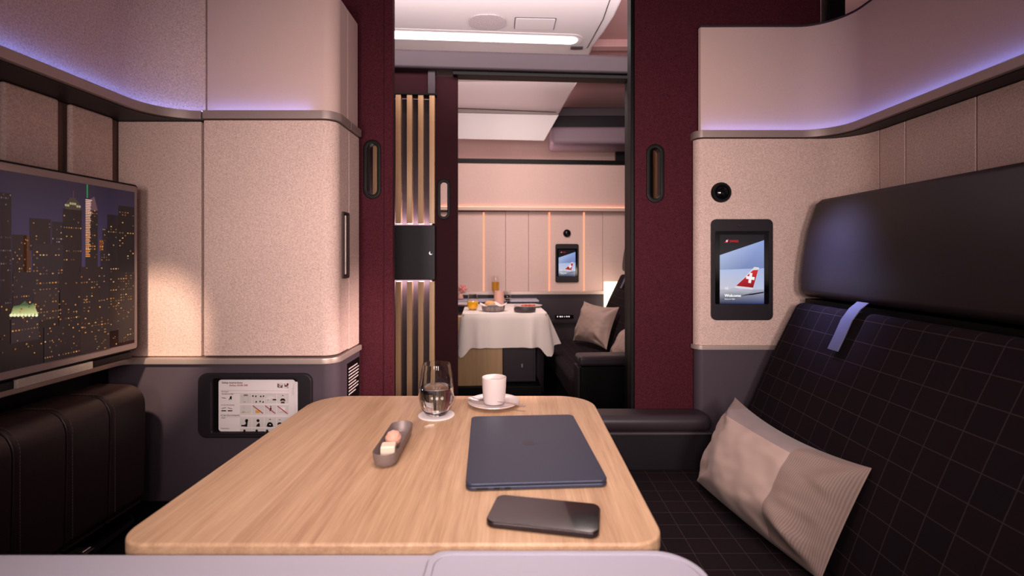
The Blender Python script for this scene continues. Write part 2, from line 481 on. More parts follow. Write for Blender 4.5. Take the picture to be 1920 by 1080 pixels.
LL = [(-0.95, -0.35), (-0.95, 1.195)] + arc(-0.845, 1.195, 0.105, 180, 90, 12)[1:] + [(-0.8440, 1.30)]
RR = [(0.87, 1.50)] + arc(0.87, 1.40, 0.10, 90, 0, 12) + [(0.97, 1.2), (0.97, -0.35)]
RR0 = [(0.548, 1.530), (0.5505, 1.516), (0.560, 1.505), (0.572, 1.50), (0.72, 1.50)]
RU = RR0 + RR[1:]
# ---- left wall
wl = st('wall_left', 'beige fabric left suite wall with concave upper band and upright padded panels behind the television', 'wall')
obj('upper_band', ribbon(LL, 0.021, 0.07, 1.462, 1.795, 0.002), M['beige'], wl)
sh = [(x, y, 1.447) for x, y in LL] + [(-0.8440, 1.33, 1.447), (-1.12, 1.33, 1.447), (-1.12, -0.35, 1.447)]
lt = obj('ledge', prism(sh, (0, 0, 0.022), (), 0.0012, 2), M['metal'], wl)
obj('shelf_underside', prism([(x, y, 1.4462) for x, y in offset(LL, 0.012)] + [(-0.8395, 1.325, 1.4462), (-1.115, 1.325, 1.4462), (-1.115, -0.34, 1.4462)], (0, 0, -0.002)), M['plum_dark'], wl)
led = obj('light_strip', ribbon(LL, 0.0055, 0.0095, 1.4691, 1.4694), M['blue_led'], wl); led['label'] = 'blue lavender light line along the ledge'
obj('backing', box(-1.105, -1.078, -0.35, 1.33, 0.81, 1.445), principled('recess_brown', srgb('80665F'), 0.8), wl)
for i in range(7):
    y1 = 1.282 - 0.152 * i
    obj('padded_panel', box(-1.074, -1.060, y1 - 0.122, y1, 0.812, 1.4435, 0.006), M['beige'], wl)
obj('corner_panel', box(-1.074, -0.8505, 1.312, 1.33, 0.811, 1.4435, 0.003), M['beige'], wl)
lowL = [(-1.044, -0.35), (-1.044, 1.270)] + arc(-1.020, 1.270, 0.024, 180, 90, 5)[1:] + [(-0.84, 1.294)]
# ---- lower trim and dark dado on the left
P_low = [(-1.044, -0.35), (-1.044, 1.272)] + arc(-1.022, 1.272, 0.022, 180, 90, 5)[1:] + [(-0.522, 1.294)] + arc(-0.522, 1.337, 0.043, 90, 0, 8)[1:] + [(-0.479, 1.505)]
P_low = [(x, y) for x, y in P_low]
def convex(xe, yf, r, y1, x0):             # front edge, rounded right corner, side toward the door
    return [(x0, yf), (xe - r, yf)] + [(xe - r + r * math.sin(math.radians(90 * i / 8)), yf + r - r * math.cos(math.radians(90 * i / 8))) for i in range(1, 9)] + [(xe, y1)]
W_low = [(-1.044, -0.35), (-1.044, 1.272)] + arc(-1.022, 1.272, 0.022, 180, 90, 5)[1:] + convex(-0.479, 1.294, 0.043, 1.505, -0.95)
lp = [(x, y, 0.793) for x, y in W_low] + [(-1.12, 1.505, 0.793), (-1.12, -0.35, 0.793)]
st('trim_1', 'taupe metal ledge running under the television and round the wardrobe foot', 'ledge', prism(lp, (0, 0, 0.0165), (), 0.003, 2), M['metal_light'])
lp = [(-1.12, 1.307, 0), ] + [(x, y, 0) for x, y in convex(-0.485, 1.307, 0.036, 1.50, -1.0)] + [(-1.12, 1.50, 0)]
st('wall_front', 'plum grey lower wall panel around the safety card pocket', 'wall', prism(lp, (0, 0, 0.792)), M['plum'])
st('wall_side', 'black lower side wall behind the padded companion seat', 'wall', box(-1.135, -1.09, -0.35, 1.30, 0.0, 0.79), M['black'])

# ---- right wall
wr = st('wall_right', 'beige fabric right suite wall with rounded corner, ledge light and tall seams', 'wall')
obj('upper_band', ribbon(RU, 0.021, 0.07, 1.462, 1.795, 0.0015), M['beige_smooth'], wr)
obj('top_cap', ribbon(RU, 0.018, 0.072, 1.7955, 1.801, 0.001), M['soft_black'], wr)
up = [(x, y, 1.447) for x, y in RU] + [(1.13, -0.35, 1.447), (1.13, 1.55, 1.447), (0.548, 1.55, 1.447)]
obj('ledge', prism(up, (0, 0, 0.022), (), 0.0012, 2), M['metal'], wr)
iu = [(x, y, 1.4462) for x, y in offset(RU[4:], 0.012)]
obj('shelf_underside', prism(iu + [(1.12, -0.34, 1.4462), (1.12, 1.54, 1.4462), (0.72, 1.54, 1.4462)], (0, 0, -0.002)), M['plum_dark'], wr)
led = obj('light_strip', ribbon(RU[3:], 0.0055, 0.0095, 1.4691, 1.4694), M['blue_led'], wr); led['label'] = 'blue lavender light line along the ledge'
RL = [(0.552, 1.535), (0.5545, 1.520), (0.564, 1.509), (0.576, 1.505), (0.94, 1.505)] + arc(0.94, 1.405, 0.10, 90, 0, 10)[1:]
obj('corner_panel', ribbon(RL, 0.0, 0.04, 0.806, 1.4435, 0.002), M['beige'], wr)
yy = [1.4035, 1.309, 1.1065, 0.904, 0.70, 0.50, 0.30, 0.1, -0.1, -0.35]
for a, b in zip(yy, yy[1:]):
    obj('wall_panel', box(1.04, 1.075, b + 0.0012, a - 0.0012, 0.6, 1.4435, 0.003), M['beige'], wr)
obj('backing', box(1.07, 1.10, -0.35, 1.45, 0.5, 1.44), M['groove'], wr)
RT = [(0.545, 1.535), (0.5475, 1.517), (0.557, 1.505), (0.570, 1.499), (0.93, 1.499)]
st('trim_2', 'taupe metal ledge below the tablet on the right wall', 'ledge', ribbon(RT, 0.0, 0.05, 0.793, 0.8058, 0.0025), M['metal_light'])
st('wall_corner', 'plum grey lower corner wall under the tablet beside the sofa', 'wall', ribbon(RL[:5], 0.003, 0.04, 0.0, 0.7925), M['plum'])

# ---- sliding doors of this suite
def door(name, label, x0, x1, y0, y1, z0, z1, hx, hz, hw=0.056, hh=0.186, M4=None, mat='maroon'):
    d = st(name, label, 'door')
    fr = (M4 or Matrix()) @ frame((0, y0, 0), '-y')
    lp = [(x0, z0, 0), (x1, z0, 0), (x1, z1, 0), (x0, z1, 0)]
    hole = [(x, y, 0) for x, y in rrect(hw * 0.96, hh * 0.985, hw, 10, hx, hz)]
    obj('leaf', prism(lp, (0, 0, -(y1 - y0)), [hole], 0, 1, None, fr), M[mat], d)
    b = plate(fr @ Matrix.Translation((0, 0, -(y1 - y0) - 0.003)), hw, hh, (y1 - y0) + 0.008, hw, (hw * 0.56, hh * 0.86, hw, hx, hz), 0.0025, 2, hx, hz, n=12)
    obj('handle', b, M['black'], d)['label'] = 'black oblong finger hole'
    return d
d1 = door('door_1', 'maroon sliding suite door beside the beige wardrobe, black finger hole', -1.10, -0.392, 1.535, 1.56, 0.03, 2.15, -0.4565, 1.354)
obj('seam', box(-0.4205, -0.4185, 1.5335, 1.536, 0.03, 2.15), M['maroon_dark'], d1)
d2 = door('door_2', 'maroon sliding suite door beside the tablet wall, black finger hole', 0.372, 0.96, 1.545, 1.575, 0.03, 2.15, 0.4365, 1.343)
obj('jamb', box(0.3605, 0.3715, 1.55, 1.60, 0.0, 2.15, 0.002), M['black'], d2)
obj('end_post', box(0.975, 1.03, 1.53, 1.57, 0.6, 2.15, 0.004), M['black'], d2)

# ---- ceiling over this suite and the aisle
cl = st('ceiling', 'pale aircraft cabin ceiling with pink mood light over the aisle', 'ceiling')
T = turned(0, 0)
obj('suite_panel', box(-1.8, 2.4, -0.4, 1.45, 2.36, 2.40), M['ceil'], cl)
lp = [(-1.9, 1.5), (0.44, 1.5)] + [(0.445, 2.2), (0.415, 2.47), (0.375, 2.60), (0.40, 2.66)][:0] + [(0.462, 2.05), (0.455, 2.28), (0.435, 2.45), (0.405, 2.62), (0.40, 3.0), (0.33, 3.86), (-1.9, 3.70)]
obj('aisle_panel', prism([(x, y, 2.2) for x, y in lp], (0, 0, 0.10), (), 0.015, 3), M['ceil'], cl)
A = [(-1.9, 3.70, 2.2), (0.33, 3.86, 2.2), (0.215, 3.905, 2.005), (-1.9, 3.77, 2.02)]
obj('sloped_end', prism(A, (0, 0.05, 0.03), (), 0.006, 2), M['ceil'], cl)
obj('seam', tube([(-0.9, 3.62, 2.1985), (-0.29, 3.70, 2.1985), (0.30, 3.78, 2.1985)], 0.004, 6), M['groove'], cl)
obj('seam', tube([(-1.2, 2.66, 2.1992), (0.3, 2.72, 2.1992)], 0.002, 6), M['groove'], cl)
obj('seam', tube([(0.40, 1.6, 2.199), (0.405, 2.3, 2.199), (0.375, 2.62, 2.199)], 0.002, 6), M['groove'], cl)
obj('side_panel', prism([(0.40, 1.5, 2.33), (2.3, 1.5, 2.33), (2.3, 3.4, 2.33), (0.36, 3.4, 2.33)], (0, 0, 0.04)), M['ceil_lit_pink'], cl)
obj('side_step', box(0.40, 2.3, 2.80, 2.86, 2.285, 2.33, 0.004), M['ceil_lit_pink'], cl)

bn = thing('overhead_bin', 'grey stepped overhead bin seen through the upper right of the far doorway', 'overhead bin', (0.9, 4.2, 1.9))
obj('upper_shell', prism([(0.3, 3.95, 2.50), (0.3, 4.15, 2.36), (0.3, 4.4, 2.36), (0.3, 4.4, 2.60)], (2.0, 0, 0), (), 0.01), M['ceil_lit_pink'], bn)
obj('door', box(0.30, 2.3, 4.18, 4.40, 2.27, 2.365, 0.02), M['grey_beam'], bn)
obj('rail', box(0.30, 2.3, 4.12, 4.40, 2.165, 2.272, 0.01), M['plum_dark'], bn)
obj('lip', box(0.28, 2.3, 4.06, 4.40, 2.02, 2.165, 0.03), M['bin_lip'], bn)
st('wall_back', 'curved pink beige fuselage lining beyond the far suite', 'wall', box(-1.6, 0.92, 4.60, 4.64, 1.5, 2.6), M['beige_far'])
st('wall_far', 'dark cabin recess beyond the far suite under the overhead bin', 'wall', box(0.92, 2.4, 4.55, 4.64, 0.0, 2.6), M['plum_dark'])

fit = thing('ceiling_light', 'long white aisle light bar with rounded end set in the ceiling', 'light', (-0.4, 2.49, 2.195))
Tc = Matrix.Translation((0, 2.50, 2.1995)) @ Matrix.Rotation(math.atan(0.072), 4, 'Z') @ frame((0, 0, 0), '-z')
obj('housing', plate(Tc, 2.3, 0.13, 0.003, 0.09, None, 0.001, 2, -0.81, 0), M['ceil'], fit)
obj('diffuser', plate(Tc @ Matrix.Translation((0, 0, 0.003)), 2.2, 0.078, 0.004, 0.037, None, 0.001, 2, -0.79, 0, n=10), M['white_led'], fit)
o = obj('air_grille', plate(Matrix.Translation((-0.142, 2.325, 2.1995)) @ frame((0, 0, 0), '-z'), 0.178, 0.15, 0.006, 0.07, None, 0.002, 2, n=10), principled('grille_mesh', srgb('B9ADB0'), 0.4, grain=240, grain_amt=0.5, bump=0.6))
tag(o, 'oval perforated speaker grille in the aisle ceiling', 'speaker grille')
h = thing('ceiling_hatch', 'rectangular hatch panel beside the oval grille in the ceiling', 'hatch', (0.084, 2.345, 2.195))
Th = Matrix.Translation((0.084, 2.345, 2.1995)) @ Matrix.Rotation(math.atan(0.04), 4, 'Z') @ frame((0, 0, 0), '-z')
obj('surround', plate(Th, 0.196, 0.118, 0.0015, 0.008, None, 0), M['grey_beam'], h)
obj('panel', plate(Th @ Matrix.Translation((0, 0, 0.0015)), 0.188, 0.110, 0.003, 0.006, None, 0.001), M['ceil'], h)
o = obj('sensor', box(0.285, 0.35, 2.60, 2.625, 2.192, 2.1995, 0.002), M['soft_black']); tag(o, 'small dark sensor slot near the end of the ceiling light bar', 'sensor')

# ---- the front of the suite across the aisle (turned by KF)
def fbox(px0, px1, py0, py1, Y0, t, bv=0.0, seg=2):
    """box whose front face spans these picture columns at its own turned plane"""
    a = math.atan(KF); ca = math.cos(a)
    u0 = at(px0, 0, fx(px0, Y0)).x / ca; u1 = at(px1, 0, fx(px1, Y0)).x / ca
    Ym = fx((px0 + px1) / 2, Y0)
    z0 = EYE + (CY - py1) * Ym / FPX; z1 = EYE + (CY - py0) * Ym / FPX
    return box(u0, u1, 0, t, z0, z1, bv, seg, turned(0, Y0))
st('trim_3', 'long grey header beam across the top of the far suite front', 'beam', box(-1.7, 1.6, -0.02, 0.12, 1.885, 1.965, 0.012, 3, turned(0, 2.13)), M['header'])
st('trim_4', 'thin dark door track under the header beam', 'door track', box(-0.28, 0.53, 0.0, 0.06, 1.868, 1.884, 0.002, 2, turned(0, 2.13)), M['black'])
st('trim_5', 'black door jamb at the right of the far opening', 'door jamb', box(0.500, 0.55, -0.01, 0.08, 0.0, 1.884, 0.003, 2, turned(0, 2.13)), M['black'])
st('wall_upper', 'dark maroon strip above the slatted screen across the aisle', 'wall', fbox(560, 803, 131, 179, 2.155, 0.03), M['maroon_dark'])
st('trim_6', 'short grey post between the maroon strip and the far sliding door', 'post', fbox(802, 816, 131, 179, 2.14, 0.05, 0.003), M['header'])
fm = turned(0, 2.165)
d3 = door('door_3', 'narrow dark maroon sliding door edge across the aisle, finger hole showing light', -0.375, -0.2625, 0.0, 0.025, 0.03, 1.87, -0.324, 1.332, 0.056, 0.178, fm, 'maroon_dark')

def slat_screen(label, u0, n, pitch, panel_u0, panel_u1, dark_box=True):
    T2 = turned(0, 2.13)
    s = thing('slatted_screen', label, 'slatted screen', T2 @ V3(((panel_u0 + panel_u1) / 2, 0, 0)), math.atan(KF))
    obj('backing', box(panel_u0, panel_u1, 0.075, 0.09, 0.02, 1.78, 0, 1, T2), M['slat_back'], s)
    for i in range(n):
        u = u0 + pitch * i
        obj('slat', box(u, u + 0.0225, 0.0, 0.034, 1.222, 1.775, 0.0015, 2, T2), M['oak_slat'], s)
        obj('slat', box(u, u + 0.0225, 0.0, 0.034, 0.33, 0.972, 0.0015, 2, T2), M['oak_slat'], s)
    obj('cap', box(panel_u0, panel_u1 + 0.004, -0.002, 0.05, 1.776, 1.784, 0.001, 2, T2), M['black'], s)
    if dark_box:
        b = obj('control_box', box(panel_u0, panel_u1, -0.012, 0.074, 0.98, 1.214, 0.003, 2, T2), M['plum_dark'], s)
        b['label'] = 'smooth dark box dividing the slats'
        obj('light_strip', box(panel_u0, panel_u1, 0.040, 0.066, 1.2142, 1.2146, 0, 1, T2), M['slat_led'], s)
        obj('light_strip', box(panel_u0, panel_u1, 0.040, 0.066, 0.9794, 0.9798, 0, 1, T2), M['slat_led'], s)
        cx, cz = panel_u1 - 0.018, 1.0945
        pts = [(cx + 0.0075 * math.cos(math.radians(t)), 0, cz + 0.0075 * math.sin(math.radians(t))) for t in range(120, 341, 20)]
        pts += [(cx + 0.0035 + 0.0065 * math.cos(math.radians(t)), 0, cz + 0.0025 + 0.0065 * math.sin(math.radians(t))) for t in range(335, 125, -20)]
        obj('moon_mark', prism([(x, -0.0125, z) for x, _, z in pts], (0, -0.0006, 0), (), 0, 1, None, T2), M['label_white'], b)
    return s
uu = [at(p, 0, fx(p, 2.13)).x for p in (741, 762, 783.5, 804.5)]
pit = (uu[3] - uu[0]) / 3
slat_screen('oak slats over black backing left of the far doorway, dark box with moon mark between', uu[0] - 5 * pit, 9, pit, uu[0] - 5 * pit - 0.03, uu[3] + 0.0255)
slat_screen('oak slats glimpsed only through the finger hole of the right maroon door', 0.57, 8, pit, 0.555, 1.02, False)

# ---- far suite shell
fw = st('wall_beyond', 'far suite wall with beige panels, glowing orange ledge line and dark dado', 'wall')
Y4 = 3.90
obj('upper_band', fbox(700, 1330, 306, 388, Y4 - 0.02, 0.03, 0.004), M['beige_far'], fw)
obj('top_cap', fbox(700, 1330, 299, 307, Y4 - 0.03, 0.10), M['black'], fw)
obj('ledge', fbox(700, 1330, 388.5, 395, Y4 - 0.045, 0.10, 0.004), M['beige_far'], fw)
obj('light_strip', fbox(700, 1330, 388.15, 388.45, Y4 - 0.032, 0.008), M['orange_led'], fw)['label'] = 'orange light line above the ledge'
edges = [760, 840, 907, 948, 991, 1030, 1095, 1130, 1173, 1230, 1330]
for a, b in zip(edges, edges[1:]):
    obj('wall_panel', fbox(a + 0.25, b - 0.25, 397, 547, Y4, 0.03, 0.002), M['beige_far'], fw)
obj('backing', fbox(700, 1330, 395, 780, Y4 + 0.02, 0.03), M['groove'], fw)
for p in (907, 1030, 1095):
    obj('light_line', fbox(p - 1.3, p + 1.3, 398, 547, Y4 - 0.004, 0.004), M['orange_line'], fw)['label'] = 'upright orange light line between panels'
obj('lower_ledge', fbox(700, 1330, 546, 552.5, Y4 - 0.03, 0.06, 0.004), M['metal_light'], fw)
obj('dado', fbox(700, 1330, 552.5, 760, Y4 - 0.005, 0.03), M['soft_black'], fw)
obj('dado_rail', fbox(1030, 1200, 602, 606, Y4 - 0.03, 0.03, 0.002), M['plum_dark'], fw)

# ================================================================== WARDROBE (left)
wd = thing('wardrobe', 'tall beige fabric wardrobe with rounded corner beside the left maroon door', 'wardrobe', (-0.66, 1.4, 0.81))
def wpoly(xe, yf, r, x0, y1): return [(x, y) for x, y in convex(xe, yf, r, y1, x0)] + [(x0, y1)]
def wsolid(xe, yf, r, x0, y1, z0, z1, bv): return prism([(x, y, z0) for x, y in wpoly(xe, yf, r, x0, y1)], (0, 0, z1 - z0), (), bv, 2)
obj('door', wsolid(-0.486, 1.302, 0.036, -0.8375, 1.408, 0.8145, 1.4445, 0.003), M['beige'], wd)
obj('side_panel', box(-0.80, -0.486, 1.4095, 1.50, 0.812, 1.4445, 0.003), M['beige'], wd)
obj('upper_shell', wsolid(-0.490, 1.317, 0.036, -0.838, 1.408, 1.4715, 1.795, 0.003), M['beige_smooth'], wd)
obj('upper_side', box(-0.80, -0.490, 1.4095, 1.50, 1.4715, 1.795, 0.003), M['beige_smooth'], wd)
obj('ledge', wsolid(-0.479, 1.296, 0.042, -0.8365, 1.406, 1.447, 1.469, 0.0012), M['metal'], wd)
obj('ledge', box(-0.80, -0.479, 1.4085, 1.50, 1.447, 1.469, 0.0012), M['metal'], wd)
obj('core', wsolid(-0.50, 1.331, 0.03, -0.87, 1.49, 0.8105, 1.78, 0), M['black'], wd)
obj('light_strip', box(-0.832, -0.555, 1.302, 1.306, 1.4691, 1.4694), M['blue_led'], wd)
hd = obj('handle', plate(frame((-0.4865, 1.374, 1.112), '+x'), 0.050, 0.186, 0.006, 0.006, (0.036, 0.172, 0.004), 0.0015), M['groove'], wd)
hd['label'] = 'upright recessed pull with metal bar'
obj('recess', plate(frame((-0.4862, 1.374, 1.112), '+x'), 0.038, 0.174, 0.0012, 0.004), M['groove'], hd)
obj('bar', box(-0.485, -0.4795, 1.366, 1.372, 1.03, 1.195, 0.001), M['metal_light'], hd)
# ---- pocket, safety card, placard
pk = thing('card_pocket', 'dark recessed pocket frame holding the safety card in the lower wall', 'card pocket', (-0.6975, 1.30, 0.60))
fp = frame((-0.6975, 1.3065, 0.6835), '-y')
obj('rim', plate(fp, 0.302, 0.171, 0.012, 0.022, (0.228, 0.148, 0.012, 0.0, -0.002), 0.003, 3), M['plum_dark'], pk)
obj('back', plate(fp, 0.24, 0.156, 0.0012, 0.012), M['black'], pk)
obj('lip', box(-0.8115, -0.5835, 1.294, 1.3055, 0.607, 0.612, 0.001), M['plum_dark'], pk)

CW, CH = 0.2045, 0.138
cb = thing('booklet', 'second white booklet peeping out behind the safety card', 'booklet', (-0.69, 1.3035, 0.613))
obj('sheet', plate(frame((-0.683, 1.3042, 0.6815), '-y'), 0.206, 0.128, 0.0012, 0.002), M['paper'], cb)
pb = Paint(frame((-0.683, 1.30295, 0.6815), '-y'))
pb.text(0.1015, 0.05, 0.006, 'Entertainment', '#B04A55', 1, -PI / 2)
pb.build('cover_print', M['print'], cb)
sc = thing('safety_card', 'white printed safety instruction card standing in the wall pocket', 'safety card', (-0.694, 1.301, 0.6125))
fs = frame((-0.6945, 1.3025, 0.6825), '-y')
obj('sheet', plate(fs, CW, CH, 0.0010, 0.008), M['paper'], sc)
p = Paint(fs @ Matrix.Translation((-CW / 2, CH / 2, 0.00115)) @ Matrix.Diagonal((CW / 1300.0, CH / 880.0, 1, 1)), 0.0001)
# card drawn in a 1300 x 880 grid measured from its upper left corner (y negative = down)
def cx_(v): return v - 90
def cy_(v): return -(v - 120)
def rc(x0, y0, x1, y1, c, l=1): p.rect(cx_(x0), cy_(y1), cx_(x1), cy_(y0), c, l)
def ln(x0, y0, x1, y1, w, c, l=2): p.line(cx_(x0), cy_(y0), cx_(x1), cy_(y1), w, c, l)
def pg(pts, c, l=3): p.poly([(cx_(x), cy_(y)) for x, y in pts], c, l)
def ci(x, y, r, c, l=3): p.circle(cx_(x), cy_(y), r, c, l, 12)
K, RD, GY, LG = '#161216', '#A83038', '#8A7C80', '#CFC6C4'
def tx(x, y, w, t, c, h=40): p.text(cx_(x), cy_(y), h, t, c, 2, w=w, bold=1.2)
tx(145, 185, 350, 'Safety instructions', '#4A4044', 46)
tx(270, 230, 315, 'Airbus A330-300', '#C04848', 46)
for y in (302, 350, 710, 750): ln(140, y, 1280, y + 8, 3, GY, 1)
tx(140, 330, 115, 'On board', '#6A5E62', 26); tx(140, 370, 205, 'Throughout the flight', '#8A7E82', 22)
tx(135, 555, 225, 'For take-off and landing', '#8A7E82', 22)
tx(130, 735, 320, 'In case of an emergency', '#6A5E62', 28); tx(135, 775, 70, 'Oxygen', '#8A7E82', 24); tx(130, 955, 145, 'Preparedness', '#8A7E82', 24)
for gx0, gx1 in ((455, 650), (660, 860), (870, 1070), (1080, 1278)):
    rc(gx0, 360, gx1, 525, LG); rc(gx0, 550, gx1, 700, LG); rc(gx0, 765, gx1, 925, LG); rc(gx0, 945, gx1, 996, LG)
rc(1085, 172, 1178, 262, '#C9CBCB'); rc(1192, 180, 1280, 268, '#C9CBCB')
pg([(1092, 190), (1104, 190), (1112, 240), (1150, 248), (1170, 195), (1178, 230), (1165, 256), (1092, 250)], K)
ln(1095, 185, 1175, 258, 12, RD, 4)
ci(1262, 196, 16, K); pg([(1200, 222), (1262, 205), (1275, 222), (1222, 240)], K); ln(1200, 188, 1275, 262, 9, RD, 4); ln(1230, 235, 1278, 200, 9, RD, 4)
ln(145, 425, 215, 436, 9, K); pg([(262, 462), (280, 430), (290, 398), (316, 402), (312, 455), (296, 462), (286, 440), (272, 468)], K)
ln(145, 612, 215, 592, 8, K); ln(248, 595, 322, 618, 8, K); rc(138, 638, 218, 656, K, 2); rc(246, 638, 324, 656, K, 2)
rc(518, 370, 588, 395, '#8A6A60', 3); rc(470, 400, 640, 404, '#B8AAA8', 3); ln(500, 410, 500, 500, 3, '#B8AAA8', 3); ln(590, 410, 590, 500, 3, '#B8AAA8', 3); pg([(510, 500), (540, 482), (545, 505)], '#C07A50')
for x, y in ((672, 396), (722, 400), (806, 402), (852, 398), (728, 495), (795, 488), (846, 498)): pg([(x - 14, y + 12), (x - 4, y - 14), (x + 14, y - 10), (x + 10, y + 14)], K)
pg([(880, 445), (930, 405), (1000, 398), (1040, 430), (1000, 440), (930, 470)], '#DCD2CF'); rc(1008, 448, 1070, 470, K, 3); pg([(916, 468), (936, 452), (934, 468)], K)
def person(x, y, s=1.0, hat=True):
    ci(x, y + 5 * s, 16 * s, '#DCD0CC', 3)
    pg([(x - 18 * s, y), (x - 10 * s, y - 18 * s), (x + 10 * s, y - 18 * s), (x + 18 * s, y), (x + 12 * s, y - 6 * s), (x - 12 * s, y - 6 * s)], K, 4)
    pg([(x - 46 * s, y + 75 * s), (x - 30 * s, y + 42 * s), (x - 10 * s, y + 36 * s), (x + 10 * s, y + 36 * s), (x + 30 * s, y + 42 * s), (x + 46 * s, y + 75 * s), (x + 26 * s, y + 84 * s), (x + 18 * s, y + 70 * s), (x - 18 * s, y + 70 * s), (x - 26 * s, y + 84 * s)], K, 4)
    pg([(x - 34 * s, y + 118 * s), (x - 26 * s, y + 96 * s), (x + 26 * s, y + 96 * s), (x + 34 * s, y + 118 * s)], K, 4)
person(1180, 402); rc(1152, 486, 1212, 494, RD, 5)
ln(530, 570, 520, 612, 4, '#9A8E90'); pg([(475, 685), (500, 655), (545, 660), (540, 680)], '#C8A070'); ln(555, 680, 615, 668, 4, '#9A8E90')
pg([(715, 642), (790, 638), (790, 688), (718, 688)], '#D79A3A'); ln(672, 560, 845, 692, 15, RD, 5)
ci(976, 575, 10, K); pg([(966, 590), (986, 590), (990, 640), (962, 655), (955, 648)], K); ln(882, 562, 1055, 694, 15, RD, 5)
rc(1135, 590, 1220, 642, '#E4DAD8', 3); ln(1120, 672, 1190, 672, 4, '#9A8E90'); ln(1090, 566, 1262, 698, 15, RD, 5)
def sitting(x, y):
    ci(x + 20, y, 26, K, 4); pg([(x - 8, y + 12), (x + 8, y + 48), (x - 12, y + 72), (x - 75, y + 78), (x - 70, y + 98), (x + 28, y + 108), (x + 34, y + 60), (x + 38, y + 10)], K, 4)
sitting(548, 812)
ci(760, 815, 26, K, 4); pg([(748, 830), (778, 850), (740, 885), (728, 915), (790, 918), (792, 880), (775, 845)], K, 4)
person(962, 806, 1.0); pg([(905, 915), (920, 862), (945, 862), (950, 892), (978, 892), (985, 862), (1008, 866), (1020, 918)], K, 4)
person(1128, 812, 0.9)
for x in (530, 738, 915, 1140): ci(x, 985, 20, K, 4)
p.text(cx_(1358), cy_(185), 22, 'Please leave on board', '#8A7E82', 2, -PI / 2); p.text(cx_(1335), cy_(260), 20, 'Do not remove', '#B86068', 2, -PI / 2)
p.build('print', M['print'], sc)
pl = thing('placard', 'small black placard with white lines of text on the wardrobe side', 'placard', (-0.48, 1.43, 0.69))
fpl = frame((-0.4852, 1.442, 0.715), '+x')
obj('plate', plate(fpl, 0.105, 0.118, 0.0015, 0.002), M['black'], pl)
p = Paint(fpl @ Matrix.Translation((0, 0, 0.0017)))
random.seed(5)
for i in range(9):
    y = 0.040 - 0.0092 * i
    x = -0.043
    w_ = 0.055 + 0.03 * random.random()
    while x < -0.043 + w_:
        q = 0.004 + 0.008 * random.random(); p.rect(x, y, x + q, y + 0.0042, '#D8CCCC', 1); x += q + 0.0018
p.build('print', M['print'], pl)

# ================================================================== TELEVISION
tv = thing('television', 'large flat television on the left wall showing a city skyline at night', 'television', (-0.98, 0.85, 0.842))
ft = frame((-0.972, 0.845, 1.0525), '+x')
obj('casing', plate(ft @ Matrix.Translation((0, 0, -0.022)), 0.81, 0.421, 0.022, 0.008, None, 0.003), M['black'], tv)
obj('bezel', plate(ft, 0.800, 0.411, 0.002, 0.006, None, 0.0005), M['bezel'], tv)
scr = Paint(Matrix.Translation((-0.9695, 0, 0)) @ frame((0, 0, 0), '+x'), 0.00008)
def tvp(px, py):                            # picture row/column -> place on the flat screen
    Y = 0.9695 * FPX / (CX - px); return (Y, EYE + (CY - py) * Y / FPX)
X0, X1, Z0, Z1 = 0.46, tvp(252, 0)[0], 0.862, 1.243
def hexmix(a, b, t):
    A, B = srgb(a), srgb(b); return tuple(A[i] + (B[i] - A[i]) * t for i in range(3)) + (1,)
scr.rect(X0, Z0, X1, Z1, '#0C080A', 0)
scr.rect(X0, 1.06, X1, Z1, '#352C4C', 1, '#1B1628')
scr.rect(X0, 0.97, X1, 1.06, '#151014', 1, '#352C4C')
random.seed(11)
def tower(p0, p1, top, bottom, col, lit=0.25, layer=2, cols=7, warm=('#E8A050', '#C98038', '#F0C080', '#B88850'), top_col=None):
    pm = (p0 + p1) / 2
    xa, xb = tvp(p0, 0)[0], tvp(p1, 0)[0]; z1 = min(tvp(pm, top)[1], Z1); z0 = max(tvp(pm, bottom)[1], Z0)
    xb = min(xb, X1); xa = max(xa, X0)
    dk = hexmix('#000000', col, 0.42)
    scr.rect(xa, z0, xb, z1, dk, layer, dk)
    n = max(4, int((z1 - z0) / 0.0062)); w = (xb - xa) / cols
    for r in range(n):
        run = random.random() < 0.16
        for c in range(cols):
            if random.random() < (0.7 if run else lit * 0.45):
                zz = z0 + (r + 0.3) * (z1 - z0) / n; f = random.random() ** 2
                scr.rect(xa + (c + 0.25) * w, zz, xa + (c + 0.75) * w, zz + 0.0026, hexmix('#30201E', random.choice(warm), 0.12 + 0.88 * f), layer + 1)
tower(-420, -330, 340, 700, '#1C1418', 0.2); tower(-320, -250, 420, 700, '#201820', 0.2); tower(-240, -170, 330, 720, '#1A1216', 0.2)
tower(-160, -100, 400, 720, '#221A1E', 0.2); tower(-95, -45, 360, 720, '#1C1418', 0.2); tower(-40, -5, 430, 720, '#221A1E', 0.25)
tower(22, 50, 440, 640, '#251A20', 0.3, 2); tower(44, 58, 442, 560, '#6A3A20', 0.5, 2, 3); tower(97, 120, 416, 520, '#241C26', 0.3, 2, 6, ('#D8C8D0', '#A890A0', '#E0B080'))
tower(0, 21, 362, 590, '#1E161C', 0.12, 4, 5, ('#7A6A78', '#8A7068'))
tower(55, 95, 410, 470, '#221820', 0.28, 4, 8); tower(118, 153, 392, 700, '#1A1318', 0.13, 4, 8)
a, b = tvp(121, 0)[0], tvp(151, 0)[0]
scr.poly([(a, tvp(136, 393)[1]), (b, tvp(136, 393)[1]), (b - 0.004, tvp(136, 380)[1]), ((a + b) / 2 + 0.006, tvp(136, 371)[1]), ((a + b) / 2 - 0.006, tvp(136, 371)[1]), (a + 0.004, tvp(136, 380)[1])], '#3A3026', 5)
